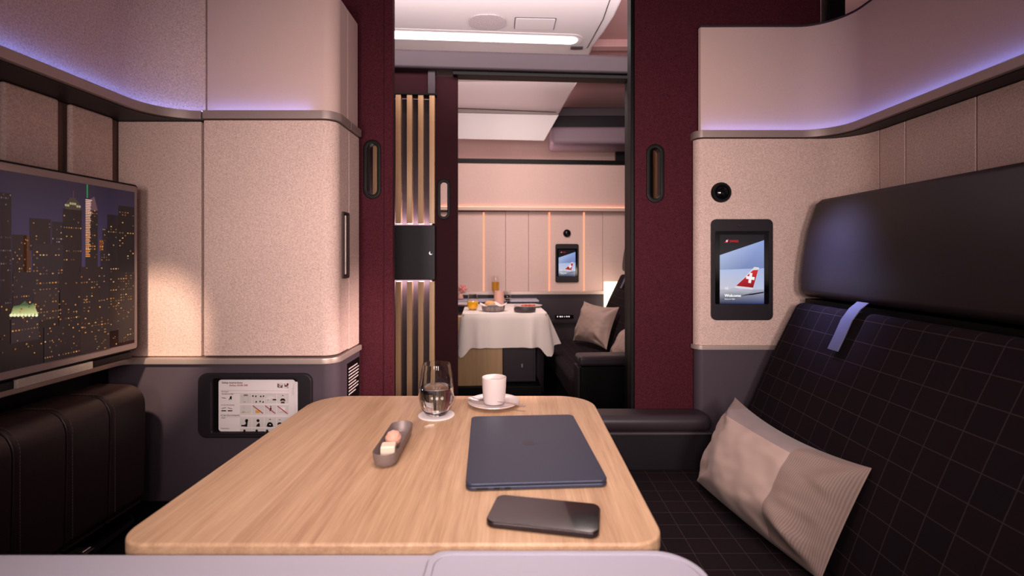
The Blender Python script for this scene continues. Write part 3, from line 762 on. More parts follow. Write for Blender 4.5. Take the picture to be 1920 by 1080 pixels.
for i in range(7): scr.circle(a + (i + 0.5) * (b - a) / 7, tvp(136, 386 - (4 if 1 < i < 5 else 0))[1], 0.0028, '#9A9070', 6)
scr.rect(*tvp(136.3, 372), *tvp(137.6, 358), '#5A3038', 5)
tower(160, 183, 392, 700, '#241A1E', 0.34, 4, 6)
a, b, c_ = tvp(160, 0)[0], tvp(175, 0)[0], tvp(183, 0)[0]
scr.poly([(a, tvp(165, 395)[1]), (c_, tvp(181, 395)[1]), (b + 0.002, tvp(174, 368)[1]), (a + 0.002, tvp(161, 378)[1])], '#5A4048', 5)
for i in range(34):
    z = tvp(165, 376 + i * 3.2)[1]
    scr.rect(a, z, a + 0.013 * (1 - i * 0.012) + 0.004 * random.random(), z + 0.0022, hexmix('#E8B8A8', '#D08840', i / 34), 7)
scr.rect(*tvp(162.0, 371), *tvp(164.4, 346), '#1E7A48', 6)
tower(192, 203, 428, 560, '#2A2028', 0.3, 2, 4); tower(201, 224, 403, 620, '#201820', 0.16, 4, 5); tower(222, 251.5, 387, 640, '#181014', 0.10, 5, 6); tower(186, 194, 450, 470, '#A05028', 0.5, 2, 2)
tower(60, 118, 458, 545, '#2C222A', 0.12, 6, 10); tower(24, 60, 510, 620, '#2A2028', 0.3, 6, 8); tower(62, 112, 545, 600, '#3A2A2C', 0.65, 8, 9); tower(110, 150, 512, 700, '#1A1216', 0.12, 8, 8)
tower(150, 188, 500, 600, '#2A1C1E', 0.3, 8, 8); tower(205, 251.5, 510, 600, '#281A1A', 0.5, 8, 10); tower(188, 206, 470, 600, '#2A2026', 0.18, 6, 4)
scr.poly([tvp(18, 594), tvp(70, 588), tvp(62, 568), tvp(54, 572), tvp(46, 564), tvp(36, 572), tvp(24, 574)], [srgb('#D8D890')] * 2 + [srgb('#3A5A38')] * 5, 12)
for i in range(8): scr.circle(*tvp(20 + i * 6.8, 591), 0.0032, '#F0F0C0', 13)
tower(20, 72, 595, 640, '#3A2E34', 0.2, 10, 9); tower(150, 205, 592, 660, '#2A1C1C', 0.35, 10, 9); tower(82, 112, 612, 680, '#221820', 0.16, 10, 7)
for i in range(260):
    px, py = random.uniform(-500, 250), random.uniform(560, 665)
    x, z = tvp(px, py)
    if X0 < x < X1 - 0.004 and Z0 + 0.003 < z: scr.circle(x, z, random.uniform(0.0008, 0.002), hexmix('#5A2A18', '#F0A850', random.random() ** 2), 14, 6)
scr.poly([(X1 - 0.12, Z0), (X1, Z0), (X1, Z0 + 0.13), (X1 - 0.03, Z0 + 0.10)], [srgb('#2A1A18')[:3] + (1,), srgb('#4A2A22')[:3] + (1,), srgb('#2A1C1C')[:3] + (1,), srgb('#24181A')[:3] + (1,)], 0)  # warm reflection in the lower right corner, painted into the picture
s_ = scr.build('screen', M['tv'], tv); s_['label'] = 'lit picture of a city skyline at night'
mt = obj('mount_bar', box(-1.01, -0.980, 0.44, 1.24, 0.822, 0.8395, 0.003), M['plum_dark'], tv)
for y in (0.46, 0.70, 0.95):
    obj('clip', box(-0.998, -0.973, y, y + 0.17, 0.822, 0.8405, 0.002), M['frost'], tv)
obj('wall_mount', box(-1.062, -0.993, 0.65, 1.05, 0.88, 1.2), M['black'], tv)

# ================================================================== COMPANION SEAT (left)
cs = thing('companion_seat', 'black leather companion seat with stitched upright channels under the television', 'seat', (-0.95, 0.75, 0.0))
sb = obj('seat', box(-1.085, -0.78, 0.61, 1.298, 0.36, 0.434, 0.012), M['black'], cs)
obj('base', box(-1.085, -0.82, 0.61, 1.298, 0.0, 0.358), M['black'], cs)
ys = [1.205 - 0.106 * i for i in range(7)]
bkr = obj('backrest_frame', box(-1.085, -1.045, 0.61, 1.20, 0.437, 0.735), M['black'], cs)
for i in range(5):
    a, b = ys[i + 1], ys[i]
    prof = [(-1.055, 0.475), (-0.925, 0.475)] + arc(-0.938, 0.50, 0.018, -60, 0, 3) + [(-0.916, 0.66)] + [(-0.962 + 0.046 * math.cos(math.radians(t)), 0.718 + 0.048 * math.sin(math.radians(t))) for t in range(0, 91, 15)] + [(-1.03, 0.768), (-1.055, 0.755)]
    bm = prism([(x, a + 0.0008, z) for x, z in prof], (0, b - a - 0.0016, 0), (), 0.005, 3, None, None, 60)
    ch = obj('backrest_channel', bm, M['leather'], cs)
    if i < 4:
        st_ = bmesh.new()
        path = [(-0.914, z) for z in [0.50 + 0.006 * j for j in range(36)]] + [(-0.960 + 0.0465 * math.cos(math.radians(t)), 0.718 + 0.0485 * math.sin(math.radians(t))) for t in range(0, 91, 9)] + [(-0.968 - 0.007 * j, 0.7675) for j in range(8)]
        for j in range(0, len(path) - 1):
            (xa, za), (xb, zb) = path[j], path[j + 1]
            f = 0.62
            tube([(xa, a + 0.010, za), (xa + (xb - xa) * f, a + 0.010, za + (zb - za) * f)], 0.0007, 5, st_)
        obj('stitching', st_, M['thread'], ch)
belt = obj('seat_belt', tube([(-0.93, 0.86, 0.445), (-0.90, 0.95, 0.447), (-0.915, 1.05, 0.447), (-0.925, 1.16, 0.446), (-0.95, 1.19, 0.444)], 0.012, 8), M['black_gloss'], cs)
belt['label'] = 'glossy black belt lying on the seat'
bk_ = obj('buckle', box(-0.925, -0.885, 0.965, 1.025, 0.4585, 0.471, 0.004), M['phone_frame'], cs)
obj('button', box(-0.90, -0.89, 1.0, 1.02, 0.4705, 0.4745, 0.0015), M['steel'], bk_)

# ================================================================== SOFA (right)
def uv_planar(o, fn):
    me = o.data; uvl = me.uv_layers.new(name='UVMap'); mw = world_matrix(o)
    for lp_ in me.loops: uvl.data[lp_.index].uv = fn(mw @ me.vertices[lp_.vertex_index].co)

sofa = thing('sofa', 'dark checked window sofa with black leather headrest along the right wall', 'sofa', (0.6, 0.85, 0.0))
YA, YB = 0.05, 1.4575
sx, sz = 0.2 / 0.501, 1.0
def slab(x0, z0, x1, z1, t, y0, y1, bv, seg=4, bulge=0.0):
    d = V3((x1 - x0, z1 - z0)); nn = V3((d.y, -d.x)).normalized() * t
    fr = [(x0 + (x1 - x0) * k / 8 - bulge * math.sin(PI * k / 8), z0 + (z1 - z0) * k / 8) for k in range(9)]
    pts = fr + [(x1 + nn.x, z1 + nn.y), (x0 + nn.x, z0 + nn.y)]
    return prism([(x, y0, z) for x, z in pts], (0, y1 - y0, 0), (), bv, seg, None, None, 50)
o = obj('seat', box(0.225, 0.665, YA, YB, 0.335, 0.45, 0.022, 4), M['check'], sofa); uv_planar(o, lambda v: (v.x + 0.01, v.y + 0.004 + v.z * 0.5))
obj('base', box(0.235, 1.02, YA, YB, 0.0, 0.334, 0.004), M['black'], sofa)
o = obj('backrest', slab(0.612, 0.445, 0.832, 0.951, 0.13, YA, YB, 0.022, 4, 0.012), M['check'], sofa)
uv_planar(o, lambda v: ((v.z - 0.45) * 1.09 + (v.x - 0.63) * 0.15, v.y + 0.004))
hr = [(0.845, 0.962), (0.838, 0.985), (0.838, 1.02), (0.845, 1.08), (0.86, 1.16), (0.884, 1.235), (0.90, 1.248), (1.036, 1.248), (1.036, 0.962)]
o = obj('headrest', prism([(x, YA, z) for x, z in hr], (0, YB - YA, 0), (), 0.018, 4, None, None, 50), M['leather_grey'], sofa)
o['label'] = 'wide smooth black leather headrest'
obj('back_filler', box(0.86, 1.036, YA, YB, 0.335, 0.955), M['black'], sofa)
def strap_bm():
    pts = [(0.846, 0.968), (0.826, 0.952), (0.806, 0.925), (0.788, 0.885), (0.772, 0.852)]
    y0, y1 = 1.163, 1.202
    lpp = [(x - 0.0065, z + 0.001) for x, z in pts] + [(x - 0.0095, z + 0.001) for x, z in reversed(pts)]
    return prism([(x, y0, z) for x, z in lpp], (0, y1 - y0, 0), (), 0.0008, 1)
o = obj('strap', strap_bm(), M['strap'], sofa); o['label'] = 'short lavender grey strap hanging below the headrest'

ar = thing('armrest', 'low dark armrest beam at the foot of the right maroon door', 'armrest', (0.4, 1.49, 0.0))
obj('body', box(0.13, 0.585, 1.468, 1.533, 0.0, 0.545, 0.003), M['plum_dark'], ar)
obj('rail', box(0.13, 0.583, 1.462, 1.533, 0.5465, 0.552, 0.001), M['grey_beam'], ar)
obj('top_pad', box(0.10, 0.583, 1.450, 1.542, 0.554, 0.605, 0.022, 5), M['soft_black'], ar)

# ---- cushions
def cushion_bm(TL, TR, BR, BL, bulge=0.06, back=0.02, pinch=0.075, seed=0, n=44, wr=0.006, pu=None, pb=None):
    TL, TR, BR, BL = map(V3, (TL, TR, BR, BL))
    nrm = (TR - BL).cross(TL - BR).normalized()
    bm = bmesh.new(); uvl = bm.loops.layers.uv.new('UVMap')
    off = V3((seed * 7.3, seed * 3.1, 1.7))
    def P(u, v, side):
        a, b = 2 * u - 1, 2 * v - 1
        uu = 0.5 + a / 2 * (1 - (pinch if pu is None else pu) * (1 - b * b) * abs(a) ** 2)
        vv = 0.5 + b / 2 * (1 - (1.7 * pinch if (b > 0 or pb is None) else pb) * (1 - a * a) * abs(b) ** 2)
        base = BL * (1 - uu) * (1 - vv) + BR * uu * (1 - vv) + TL * (1 - uu) * vv + TR * uu * vv
        h = max(0.0, (1 - abs(a) ** 3) * (1 - abs(b) ** 3)) ** 0.75
        edge = max(abs(a), abs(b))
        w = wr * (mnoise.noise(V3((a * 3.2, b * 2.2, 0)) + off) + 0.5 * mnoise.noise(V3((a * 7, b * 6, 3)) + off)) * (0.4 + edge) * min(1, (1 - edge) * 6)
        # pulled creases that run from the corners into the pillow
        for cx_, cy_, ang, amp in ((-1, 1, -35, .010), (1, -1, 140, .016), (1, 1, 215, .008), (-1, -1, 40, .010)):
            dx, dy = a - cx_, b - cy_; r = math.hypot(dx, dy * 0.7)
            th = math.atan2(dy, dx) - math.radians(ang)
            w += amp * math.cos(th * 7 + seed) * math.exp(-((r - 0.38) / 0.25) ** 2) * min(1, (1 - edge) * 5)
        return base + nrm * (side * h * (bulge if side > 0 else back) + (w if side > 0 else 0))
    g = {}
    for s in (1, -1):
        for i in range(n + 1):
            for j in range(n + 1):
                rim = i in (0, n) or j in (0, n)
                if s == -1 and rim: g[s, i, j] = g[1, i, j]
                else: g[s, i, j] = bm.verts.new(P(i / n, j / n, s))
    for s in (1, -1):
        for i in range(n):
            for j in range(n):
                q = [(i, j), (i + 1, j), (i + 1, j + 1), (i, j + 1)]
                if s < 0: q = q[::-1]
                f = bm.faces.new([g[(s,) + k] for k in q])
                for lp_, k in zip(f.loops, q): lp_[uvl].uv = (k[0] / n, k[1] / n)
    return bm
def tq(x, y, z): return V3((x, y, z))
o = obj('throw_pillow', cushion_bm((0.603, 1.352, 0.690), (0.690, 0.950, 0.668), (0.577, 0.928, 0.464), (0.492, 1.338, 0.466), 0.085, 0.012, 0.11, 1, 44, 0.008, 0.015, -0.04), M['cushion'], None, 60)
tag(o, 'large beige pillow with ribbed side band leaning on the near checked sofa', 'pillow')

# ================================================================== DINING TABLE
tb = thing('dining_table', 'light oak suite table with rounded corners in the foreground', 'table', (-0.15, 0.9, 0.0))
TX0, TX1, TY0, TY1, TZ = -0.498, 0.184, 0.594, 1.229, 0.73
lp = [(x, y, TZ - 0.022) for x, y in rrect(TX1 - TX0, TY1 - TY0, 0.075, 12, (TX0 + TX1) / 2, (TY0 + TY1) / 2)]
# near corners are tighter than the far ones
def tabloop(z):
    pts = []
    for (cx, cy, r, a0) in ((TX1 - 0.085, TY1 - 0.085, 0.085, 0), (TX0 + 0.085, TY1 - 0.085, 0.085, 90), (TX0 + 0.04, TY0 + 0.04, 0.04, 180), (TX1 - 0.04, TY0 + 0.04, 0.04, 270)):
        pts += [(x, y, z) for x, y in arc(cx, cy, r, a0, a0 + 90, 12)]
    return pts
obj('table_top', prism(tabloop(TZ - 0.022), (0, 0, 0.022), (), 0.004, 3, None, None, 60), M['oak'], tb)
obj('pedestal', box(-0.28, -0.06, 0.80, 1.0, 0.0, TZ - 0.024, 0.01), M['plum_dark'], tb)

# ---- console in the very front
cn = thing('side_console', 'pale white side console along the bottom edge of the picture', 'console', (-0.4, 0.4, 0.0))
obj('body', prism([(x, y, 0.40) for x, y in rrect(1.33, 0.54, 0.05, 8, -0.448, 0.3195)], (0, 0, 0.322), (), 0.006, 3), M['white'], cn)
def lidloop(z, g=0.0):
    x0, x1, y0, y1, r = -0.104 + g, 0.212 - g, 0.06 + g, 0.5885 - g, 0.052 - g
    return [(x, y, z) for x, y in arc(x1 - r, y1 - r, r, 0, 90, 10) + arc(x0 + 0.02, y1 - 0.02, 0.02, 90, 180, 6) + arc(x0 + 0.02, y0 + 0.02, 0.02, 180, 270, 6) + arc(x1 - 0.02, y0 + 0.02, 0.02, 270, 360, 6)]
obj('seam', prism(lidloop(0.7218, -0.0015), (0, 0, 0.0006)), M['grey_beam'], cn)
ld = obj('lid', prism(lidloop(0.7224), (0, 0, 0.0036), [lidloop(0.7224, 0.008)], 0.0014, 2), M['white'], cn)
obj('inlay', prism(lidloop(0.7224, 0.0083), (0, 0, 0.0018)), M['white'], ld)

# ================================================================== THINGS ON THE TABLE
# laptop: lid corners measured on the lid plane
lt_ = thing('laptop', 'closed midnight blue laptop on the oak table', 'laptop', (0.021, 0.887, TZ))
NL, NR, FR, FL = V3((-0.0745, 0.7247)), V3((0.1415, 0.737)), V3((0.116, 1.048)), V3((-0.1003, 1.033))
cen = (NL + NR + FR + FL) / 4
ang = math.atan2((NR - NL).y + (FR - FL).y, (NR - NL).x + (FR - FL).x)
ML = Matrix.Translation((cen.x, cen.y, TZ + 0.0008)) @ Matrix.Rotation(ang, 4, 'Z')
LW, LD = 0.2155, 0.309
obj('base', plate(ML, LW, LD, 0.0068, 0.012, None, 0.0022, 3, n=8), M['laptop'], lt_)
obj('lid', plate(ML @ Matrix.Translation((0, 0, 0.0071)), LW, LD, 0.0040, 0.012, None, 0.0014, 3, n=8), M['laptop'], lt_)
for u, w_ in ((-0.083, 0.018), (-0.061, 0.009), (-0.045, 0.009)):
    obj('port', plate(ML @ Matrix.Translation((u, -LD / 2 + 0.0003, 0.0034)) @ frame((0, 0, 0), '-y'), w_, 0.0034, 0.0010, 0.0014), M['port'], lt_)
obj('hinge_gap', box(-LW / 2 + 0.008, LW / 2 - 0.008, -LD / 2 + 0.004, LD / 2 - 0.004, 0.0066, 0.0074, 0, 1, ML), M['laptop_logo'], lt_)
lg = []
def logo(cx, cy, s):                        # soft fruit outline with a bite, barely visible on the lid
    body = []
    for i in range(40):
        t = 2 * PI * i / 40; r = 1.0 + 0.07 * math.cos(2 * t)
        x, y = 0.92 * r * math.cos(t), r * math.sin(t)
        y -= 0.16 * math.exp(-(x / 0.25) ** 2) * (1 if y > 0 else -0.5)
        if (x - 1.12) ** 2 + (y - 0.12) ** 2 < 0.36 ** 2:
            dd = math.hypot(x - 1.12, y - 0.12); x, y = 1.12 + (x - 1.12) / dd * 0.36, 0.12 + (y - 0.12) / dd * 0.36
        body.append((cx + s * x, cy + s * y))
    return body
Mg = ML @ Matrix.Translation((0, 0, 0.01112)) @ Matrix.Rotation(-PI / 2, 4, 'Z')
b = prism([(x, y, 0) for x, y in logo(0, 0, 0.0125)], (0, 0, 0.00012), (), 0, 1, None, Mg)
prism([(x, y, 0) for x, y in [(0.001, 0.0130), (0.002, 0.0165), (0.006, 0.0185), (0.0055, 0.0155)]], (0, 0, 0.00012), (), 0, 1, b, Mg)
obj('emblem', b, M['laptop_logo'], lt_)

ph = thing('phone', 'black smartphone lying face up in front of the laptop', 'phone', (0.037, 0.65, TZ))
c4 = [V3((-0.027, 0.700)), V3((0.113, 0.672)), V3((0.101, 0.603)), V3((-0.042, 0.629))]
cen = (c4[0] + c4[1] + c4[2] + c4[3]) / 4; ang = math.atan2((c4[1] - c4[0]).y, (c4[1] - c4[0]).x)
MP = Matrix.Translation((cen.x, cen.y, TZ + 0.0006)) @ Matrix.Rotation(ang, 4, 'Z')
obj('body', plate(MP, 0.146, 0.0735, 0.0078, 0.0125, None, 0.002, 3, n=8), M['phone_frame'], ph)
obj('screen', plate(MP @ Matrix.Translation((0, 0, 0.0079)), 0.1435, 0.071, 0.0007, 0.0115, None, 0.0003, 2, n=8), M['phone_glass'], ph)
obj('side_button', box(-0.02, 0.0, -0.0374, -0.0366, 0.003, 0.005, 0.0003, 1, MP), M['phone_frame'], ph)

co = obj('coaster', lathe([(0, 0), (0.0395, 0), (0.0398, 0.0008), (0.0395, 0.0016), (0, 0.0016)], (-0.178, 1.0745, TZ + 0.0004), 56), M['paper'])
tag(co, 'round white paper coaster under the water glass', 'coaster')
def tumbler(name, label, loc, mats, fill, level=0.061, sc=1.0, group=None, part='water'):
    g = thing(name, label, 'glass', loc, 0, group)
    out = [(0, 0), (0.018, 0), (0.0235, 0.003), (0.031, 0.013), (0.0367, 0.026), (0.0393, 0.040), (0.0388, 0.055), (0.0364, 0.075), (0.0333, 0.095), (0.0299, 0.112)]
    th = 0.0009
    inn = [(r - th, z) for r, z in out[::-1] if z > 0.012] + [(0.0225, 0.0075), (0.012, 0.0055), (0, 0.005)]
    rim = [(0.0297, 0.1126), (0.0291, 0.1126)]
    S = Matrix.Diagonal((sc, sc, sc, 1))
    obj('bowl', lathe(out + rim + inn, loc, 64, None, S), M['glass'], g, 50)
    ins = [q for q in inn[::-1] if q[1] < level]
    rl = next((a[0] + (b[0] - a[0]) * (level - a[1]) / (b[1] - a[1])) for a, b in zip(inn[::-1], inn[::-1][1:]) if a[1] <= level <= b[1])
    e = 0.0003
    wp = [(max(0, r - e), z + (e if r < 0.02 else 0)) for r, z in ins] + [(rl - e, level), (0, level)]
    obj(part, lathe(wp, loc, 64, None, S), mats, g, 50)
    return g
tumbler('water_glass', 'stemless glass half full of water on a white coaster', (-0.178, 1.0745, TZ + 0.0022), M['water'], 1)

CUPX, CUPY = -0.055, 1.148
sau = obj('saucer', lathe([(0, 0), (0.036, 0), (0.037, 0.001), (0.056, 0.0055), (0.061, 0.010), (0.0605, 0.0115), (0.054, 0.0085), (0.034, 0.0048), (0, 0.0045)], (CUPX, CUPY, TZ + 0.0004), 64), M['porcelain'])
tag(sau, 'white round saucer under the espresso cup', 'saucer')
cup = thing('espresso_cup', 'plain white handleless espresso cup standing on its saucer', 'cup', (CUPX, CUPY, TZ + 0.0055))
obj('body', lathe([(0, 0.0), (0.020, 0), (0.0235, 0.0015), (0.0258, 0.008), (0.0278, 0.035), (0.0289, 0.060), (0.0284, 0.0612), (0.0275, 0.060), (0.0262, 0.034), (0.0240, 0.008), (0.018, 0.005), (0, 0.0045)], (CUPX + 0.0005, CUPY, TZ + 0.0056), 64), M['porcelain'], cup)
obj('coffee', lathe([(0, 0.036), (0.0258, 0.036), (0.0258, 0.0365), (0, 0.0365)], (CUPX + 0.0005, CUPY, TZ + 0.0056), 48), principled('coffee', srgb('3A1E14'), 0.2), cup)
def spoon_bm(A, B, z0, z1, rise=0.0):
    A, B = V3(A), V3(B); bm = bmesh.new(); d = (B - A); L = d.length; u = d.normalized(); s = V3((-u.y, u.x, 0)).normalized()
    n, m = 44, 8; rows = []
    for i in range(n + 1):
        t = i / n; x = t * L
        if t < 0.34:
            k = t / 0.34; w = 0.0118 * math.sqrt(max(0, 1 - (2 * (k ** 0.85) - 1) ** 2)) + 0.0012; dish = 0.0035 * math.sin(PI * k)
        else:
            k = (t - 0.34) / 0.66; w = 0.0021 + 0.0030 * k ** 2; dish = 0.0
        p = A + u * x
        row = []
        for j in range(m + 1):
            c = 2 * j / m - 1
            row.append(p + s * (w * c) + V3((0, 0, -dish * (1 - c * c) + 0.0028 * math.sin(PI * min(1, max(0, (t - 0.3) / 0.7))))))
        rows.append(row)
    top = [[bm.verts.new(q + V3((0, 0, 0.0006))) for q in r] for r in rows]; bot = [[bm.verts.new(q - V3((0, 0, 0.0006))) for q in r] for r in rows]
    for i in range(n):
        for j in range(m):
            bm.faces.new((top[i][j], top[i + 1][j], top[i + 1][j + 1], top[i][j + 1])); bm.faces.new((bot[i][j], bot[i][j + 1], bot[i + 1][j + 1], bot[i + 1][j]))
        for j in (0, m): bm.faces.new((top[i][j], bot[i][j], bot[i + 1][j], top[i + 1][j]))
    for i in (0, n):
        for j in range(m): bm.faces.new((top[i][j], top[i][j + 1], bot[i][j + 1], bot[i][j]))
    return bm
o = obj('teaspoon', spoon_bm((-0.117, 1.156, TZ + 0.0145), (0.0175, 1.098, TZ + 0.0128), 0, 0), M['steel'], None, 60)
tag(o, 'polished steel teaspoon resting across the saucer rim', 'spoon')

dish = thing('praline_dish', 'narrow grey oblong dish with two sweets on the oak table', 'dish', (-0.2235, 0.89, TZ))
MD = Matrix.Translation((-0.2235, 0.885, TZ + 0.0004)) @ Matrix.Rotation(math.radians(1.5), 4, 'Z')
def stadium(w, h, z, n=14): return [(x, y, z) for x, y in rrect(w, h, w / 2 - 1e-4, n)]
b = bmesh.new()
rings = []
for w_, h_, z in ((0.030, 0.150, 0.0), (0.037, 0.160, 0.003), (0.0405, 0.166, 0.012), (0.0425, 0.170, 0.0225), (0.0415, 0.169, 0.0238), (0.0395, 0.167, 0.0225), (0.0365, 0.162, 0.010), (0.030, 0.154, 0.0055), (0.022, 0.145, 0.005)):
    rings.append([b.verts.new(MD @ V3(q)) for q in stadium(w_, h_, z)])
for a, q in zip(rings, rings[1:]):
    for i in range(len(a)): b.faces.new((a[i], a[(i + 1) % len(a)], q[(i + 1) % len(a)], q[i]))
b.faces.new(rings[0][::-1]); b.faces.new(rings[-1])
obj('tray', b, M['stone'], dish, 50)
b = bmesh.new(); bmesh.ops.create_icosphere(b, subdivisions=4, radius=0.0145)
for v in b.verts:
    a_ = math.atan2(v.co.z, v.co.x + 0.4 * v.co.y); v.co *= 1 + 0.03 * math.sin(9 * a_)
b.transform(Matrix.Translation((-0.2245, 0.884, TZ + 0.0206)))
o = obj('truffle', b, M['peach'], None, 60); tag(o, 'round peach coloured ridged truffle in the grey oblong dish', 'sweet', 'sweets in the grey dish')
b = box(-0.0125, 0.0125, -0.0125, 0.0125, 0.0, 0.019, 0.003, 3, Matrix.Translation((-0.2235, 0.846, TZ + 0.0062)) @ Matrix.Rotation(math.radians(8), 4, 'Z'))
o = obj('praline', b, M['ivory']); tag(o, 'square ivory praline in the near end of the grey dish', 'sweet', 'sweets in the grey dish')

# ================================================================== WALL TABLETS AND KNOBS
def tablet(label, M4, group='wall tablets'):
    t = thing('wall_tablet', label, 'tablet', M4.translation, 0, group)
    obj('frame', plate(M4, 0.1885, 0.310, 0.008, 0.016, (0.166, 0.224, 0.005, 0.0, 0.006), 0.002, 3), M['plum_dark'], t)
    gl = obj('glass', plate(M4, 0.168, 0.226, 0.0058, 0.005, None, 0.0008, 2, 0, 0.006), M['black_gloss'], t)
    obj('button', plate(M4 @ Matrix.Translation((0, 0.137, 0.008)), 0.030, 0.011, 0.0018, 0.0055, None, 0.0006), M['plum_dark'], t)
    p = Paint(M4 @ Matrix.Translation((-0.0685, -0.1055, 0.0061)), 0.00015)   # picture 0.136 x 0.213, origin lower left
    W, H_ = 0.136, 0.213
    p.rect(0, 0, W, H_, '#131015', 0)
    p.poly([(0, 0), (W, 0), (W, 0.196), (0, 0.150)], [srgb('#3A4A70'), srgb('#2A3A62'), srgb('#8FA2D8'), srgb('#A9B8DC')], 1)
    p.poly([(0, 0.045), (W, 0.045), (W, 0.110), (0, 0.105)], [srgb('#C8C4D0'), srgb('#B8C0DC'), srgb('#A2B2DE'), srgb('#B0BEE0')], 2)
    p.poly([(0, 0), (W, 0), (W, 0.045), (0, 0.045)], [srgb('#1A2242'), srgb('#26386A'), srgb('#A8A8BC'), srgb('#B8B4C4')], 2)
    p.poly([(0, 0.012), (0.05, 0.018), (0.095, 0.030), (0.100, 0.040), (0.072, 0.043), (0.045, 0.050), (0.020, 0.042), (0, 0.038)], [srgb('#55586A')] * 3 + [srgb('#B4B4C0')] * 5, 3)
    p.poly([(0.060, 0.026), (0.100, 0.028), (0.134, 0.034), (0.136, 0.038), (0.110, 0.034)], '#171A2A', 4)
    p.poly([(0.044, 0.050), (0.100, 0.044), (0.121, 0.112), (0.106, 0.114)], '#D8D4DC', 4)
    p.poly([(0.050, 0.056), (0.102, 0.050), (0.118, 0.105), (0.102, 0.104)], [srgb('#A0141E'), srgb('#8A0E18'), srgb('#C81E26'), srgb('#C81E26')], 5)
    cxx, cyy = 0.0935, 0.080
    def rot(pts, a=-0.16): return [(cxx + x * math.cos(a) - y * math.sin(a), cyy + x * math.sin(a) + y * math.cos(a)) for x, y in pts]
    p.poly(rot([(-0.0042, -0.0155), (0.0042, -0.0155), (0.0042, 0.0155), (-0.0042, 0.0155)]), '#F4EEF0', 6)
    p.poly(rot([(-0.0130, -0.0045), (0.0130, -0.0045), (0.0130, 0.0045), (-0.0130, 0.0045)]), '#F4EEF0', 6)
    p.poly([(0.014, 0.1885), (0.0235, 0.1885), (0.028, 0.1985), (0.0225, 0.1985)], '#D0222C', 5)
    p.rect(0.0205, 0.1905, 0.0225, 0.1965, '#F4EEF0', 6); p.rect(0.0185, 0.1925, 0.0245, 0.1945, '#F4EEF0', 6)
    p.text(0.030, 0.1895, 0.0100, 'SWISS', '#C8202A', 5, 0, 0.0003, w=0.027)
    p.text(0.0145, 0.044, 0.0115, '1E', '#F0F0F4', 7, 0, 0.0002)
    p.text(0.0145, 0.022, 0.0125, 'Welcome', '#FFFFFF', 7, 0, 0.0005, w=0.050)
    p.text(0.0145, 0.0140, 0.0055, 'Enjoy your flight', '#E8E8F0', 7, 0, 0.0001, w=0.032)
    o = p.build('picture', M['tablet'], gl); o['label'] = 'lit welcome picture of a red airliner tail with white cross'
    return t
tp = at(1389.5, 505.5, 1.505)
tablet('upright dark tablet on the near right beige wall showing an airliner tail', Matrix.Translation(V3((tp.x, 1.5045, tp.z))) @ frame((0, 0, 0), '-y'))
q = fat(1063, 493.5, Y4)
tablet('small looking tablet on the far suite wall beyond the doorway', Matrix.Translation((q.x, q.y - 0.002, q.z)) @ Matrix.Rotation(math.atan(KF), 4, 'Z') @ frame((0, 0, 0), '-y'))
def knob(label, M4):
    t = thing('reading_light', label, 'reading light', M4.translation, 0, 'round wall spots')
    obj('ring', lathe([(0, 0), (0.031, 0), (0.0312, 0.004), (0.0285, 0.010), (0.0225, 0.010), (0.020, 0.006), (0, 0.006)], (0, 0, 0), 40, None, M4), M['black'], t)
    obj('ball', lathe([(0, 0.0062)] + [(0.0195 * math.cos(math.radians(a)), 0.0062 + 0.009 * math.sin(math.radians(a))) for a in range(0, 90, 15)] + [(0, 0.0152)], (0, 0, 0), 32, None, M4), M['black_gloss'], t)
tp = at(1351.5, 361, 1.505)
knob('round black swivel spot above the near tablet on the right wall', Matrix.Translation((tp.x, 1.5048, tp.z)) @ frame((0, 0, 0), '-y'))
q = fat(1063, 437.5, Y4)
knob('tiny round black spot above the tablet in the far suite', Matrix.Translation((q.x, q.y - 0.001, q.z)) @ Matrix.Rotation(math.atan(KF), 4, 'Z') @ frame((0, 0, 0), '-y'))

# ================================================================== FAR SUITE FURNITURE
KA = math.atan(KF)
far_sofa = dup(sofa, (0.60, 3.225, 0.0), KA, 'shadowed dark sofa in the far suite beyond the doorway', None)
ft_ = thing('far_armrest', 'black boxy armrest with padded top at the end of the far sofa', 'armrest', (0.6, 2.5, 0.0), KA)
ft_.name = 'armrest'
TA = turned(0, 2.40)
obj('body', box(0.315, 0.95, 0.0, 0.10, 0.0, 0.532, 0.006, 3, TA), M['black'], ft_)
obj('top_pad', box(0.305, 0.96, -0.012, 0.105, 0.536, 0.586, 0.016, 4, TA), M['soft_black'], ft_)
obj('end_trim', box(0.300, 0.314, 0.0, 0.10, 0.05, 0.53, 0.003, 2, TA), M['plum_dark'], ft_)
o = obj('throw_pillow', cushion_bm((0.478, 3.50, 0.760), (0.688, 3.30, 0.738), (0.585, 3.20, 0.470), (0.405, 3.56, 0.468), 0.075, 0.03, 0.07, 2), M['cushion'], None, 60)
o.data.materials[0] = principled('cushion_plain', srgb('A88D82'), 0.6, sheen=0.15, grain=300, grain_amt=0.03)
tag(o, 'beige pillow fully visible on the far sofa in the doorway', 'pillow')
o2 = obj('throw_pillow', cushion_bm((0.635, 2.86, 0.665), (0.70, 2.66, 0.665), (0.61, 2.64, 0.478), (0.535, 2.86, 0.478), 0.05, 0.03, 0.07, 3), o.data.materials[0], None, 60)
tag(o2, 'beige pillow half cut off by the doorway behind the far armrest', 'pillow')

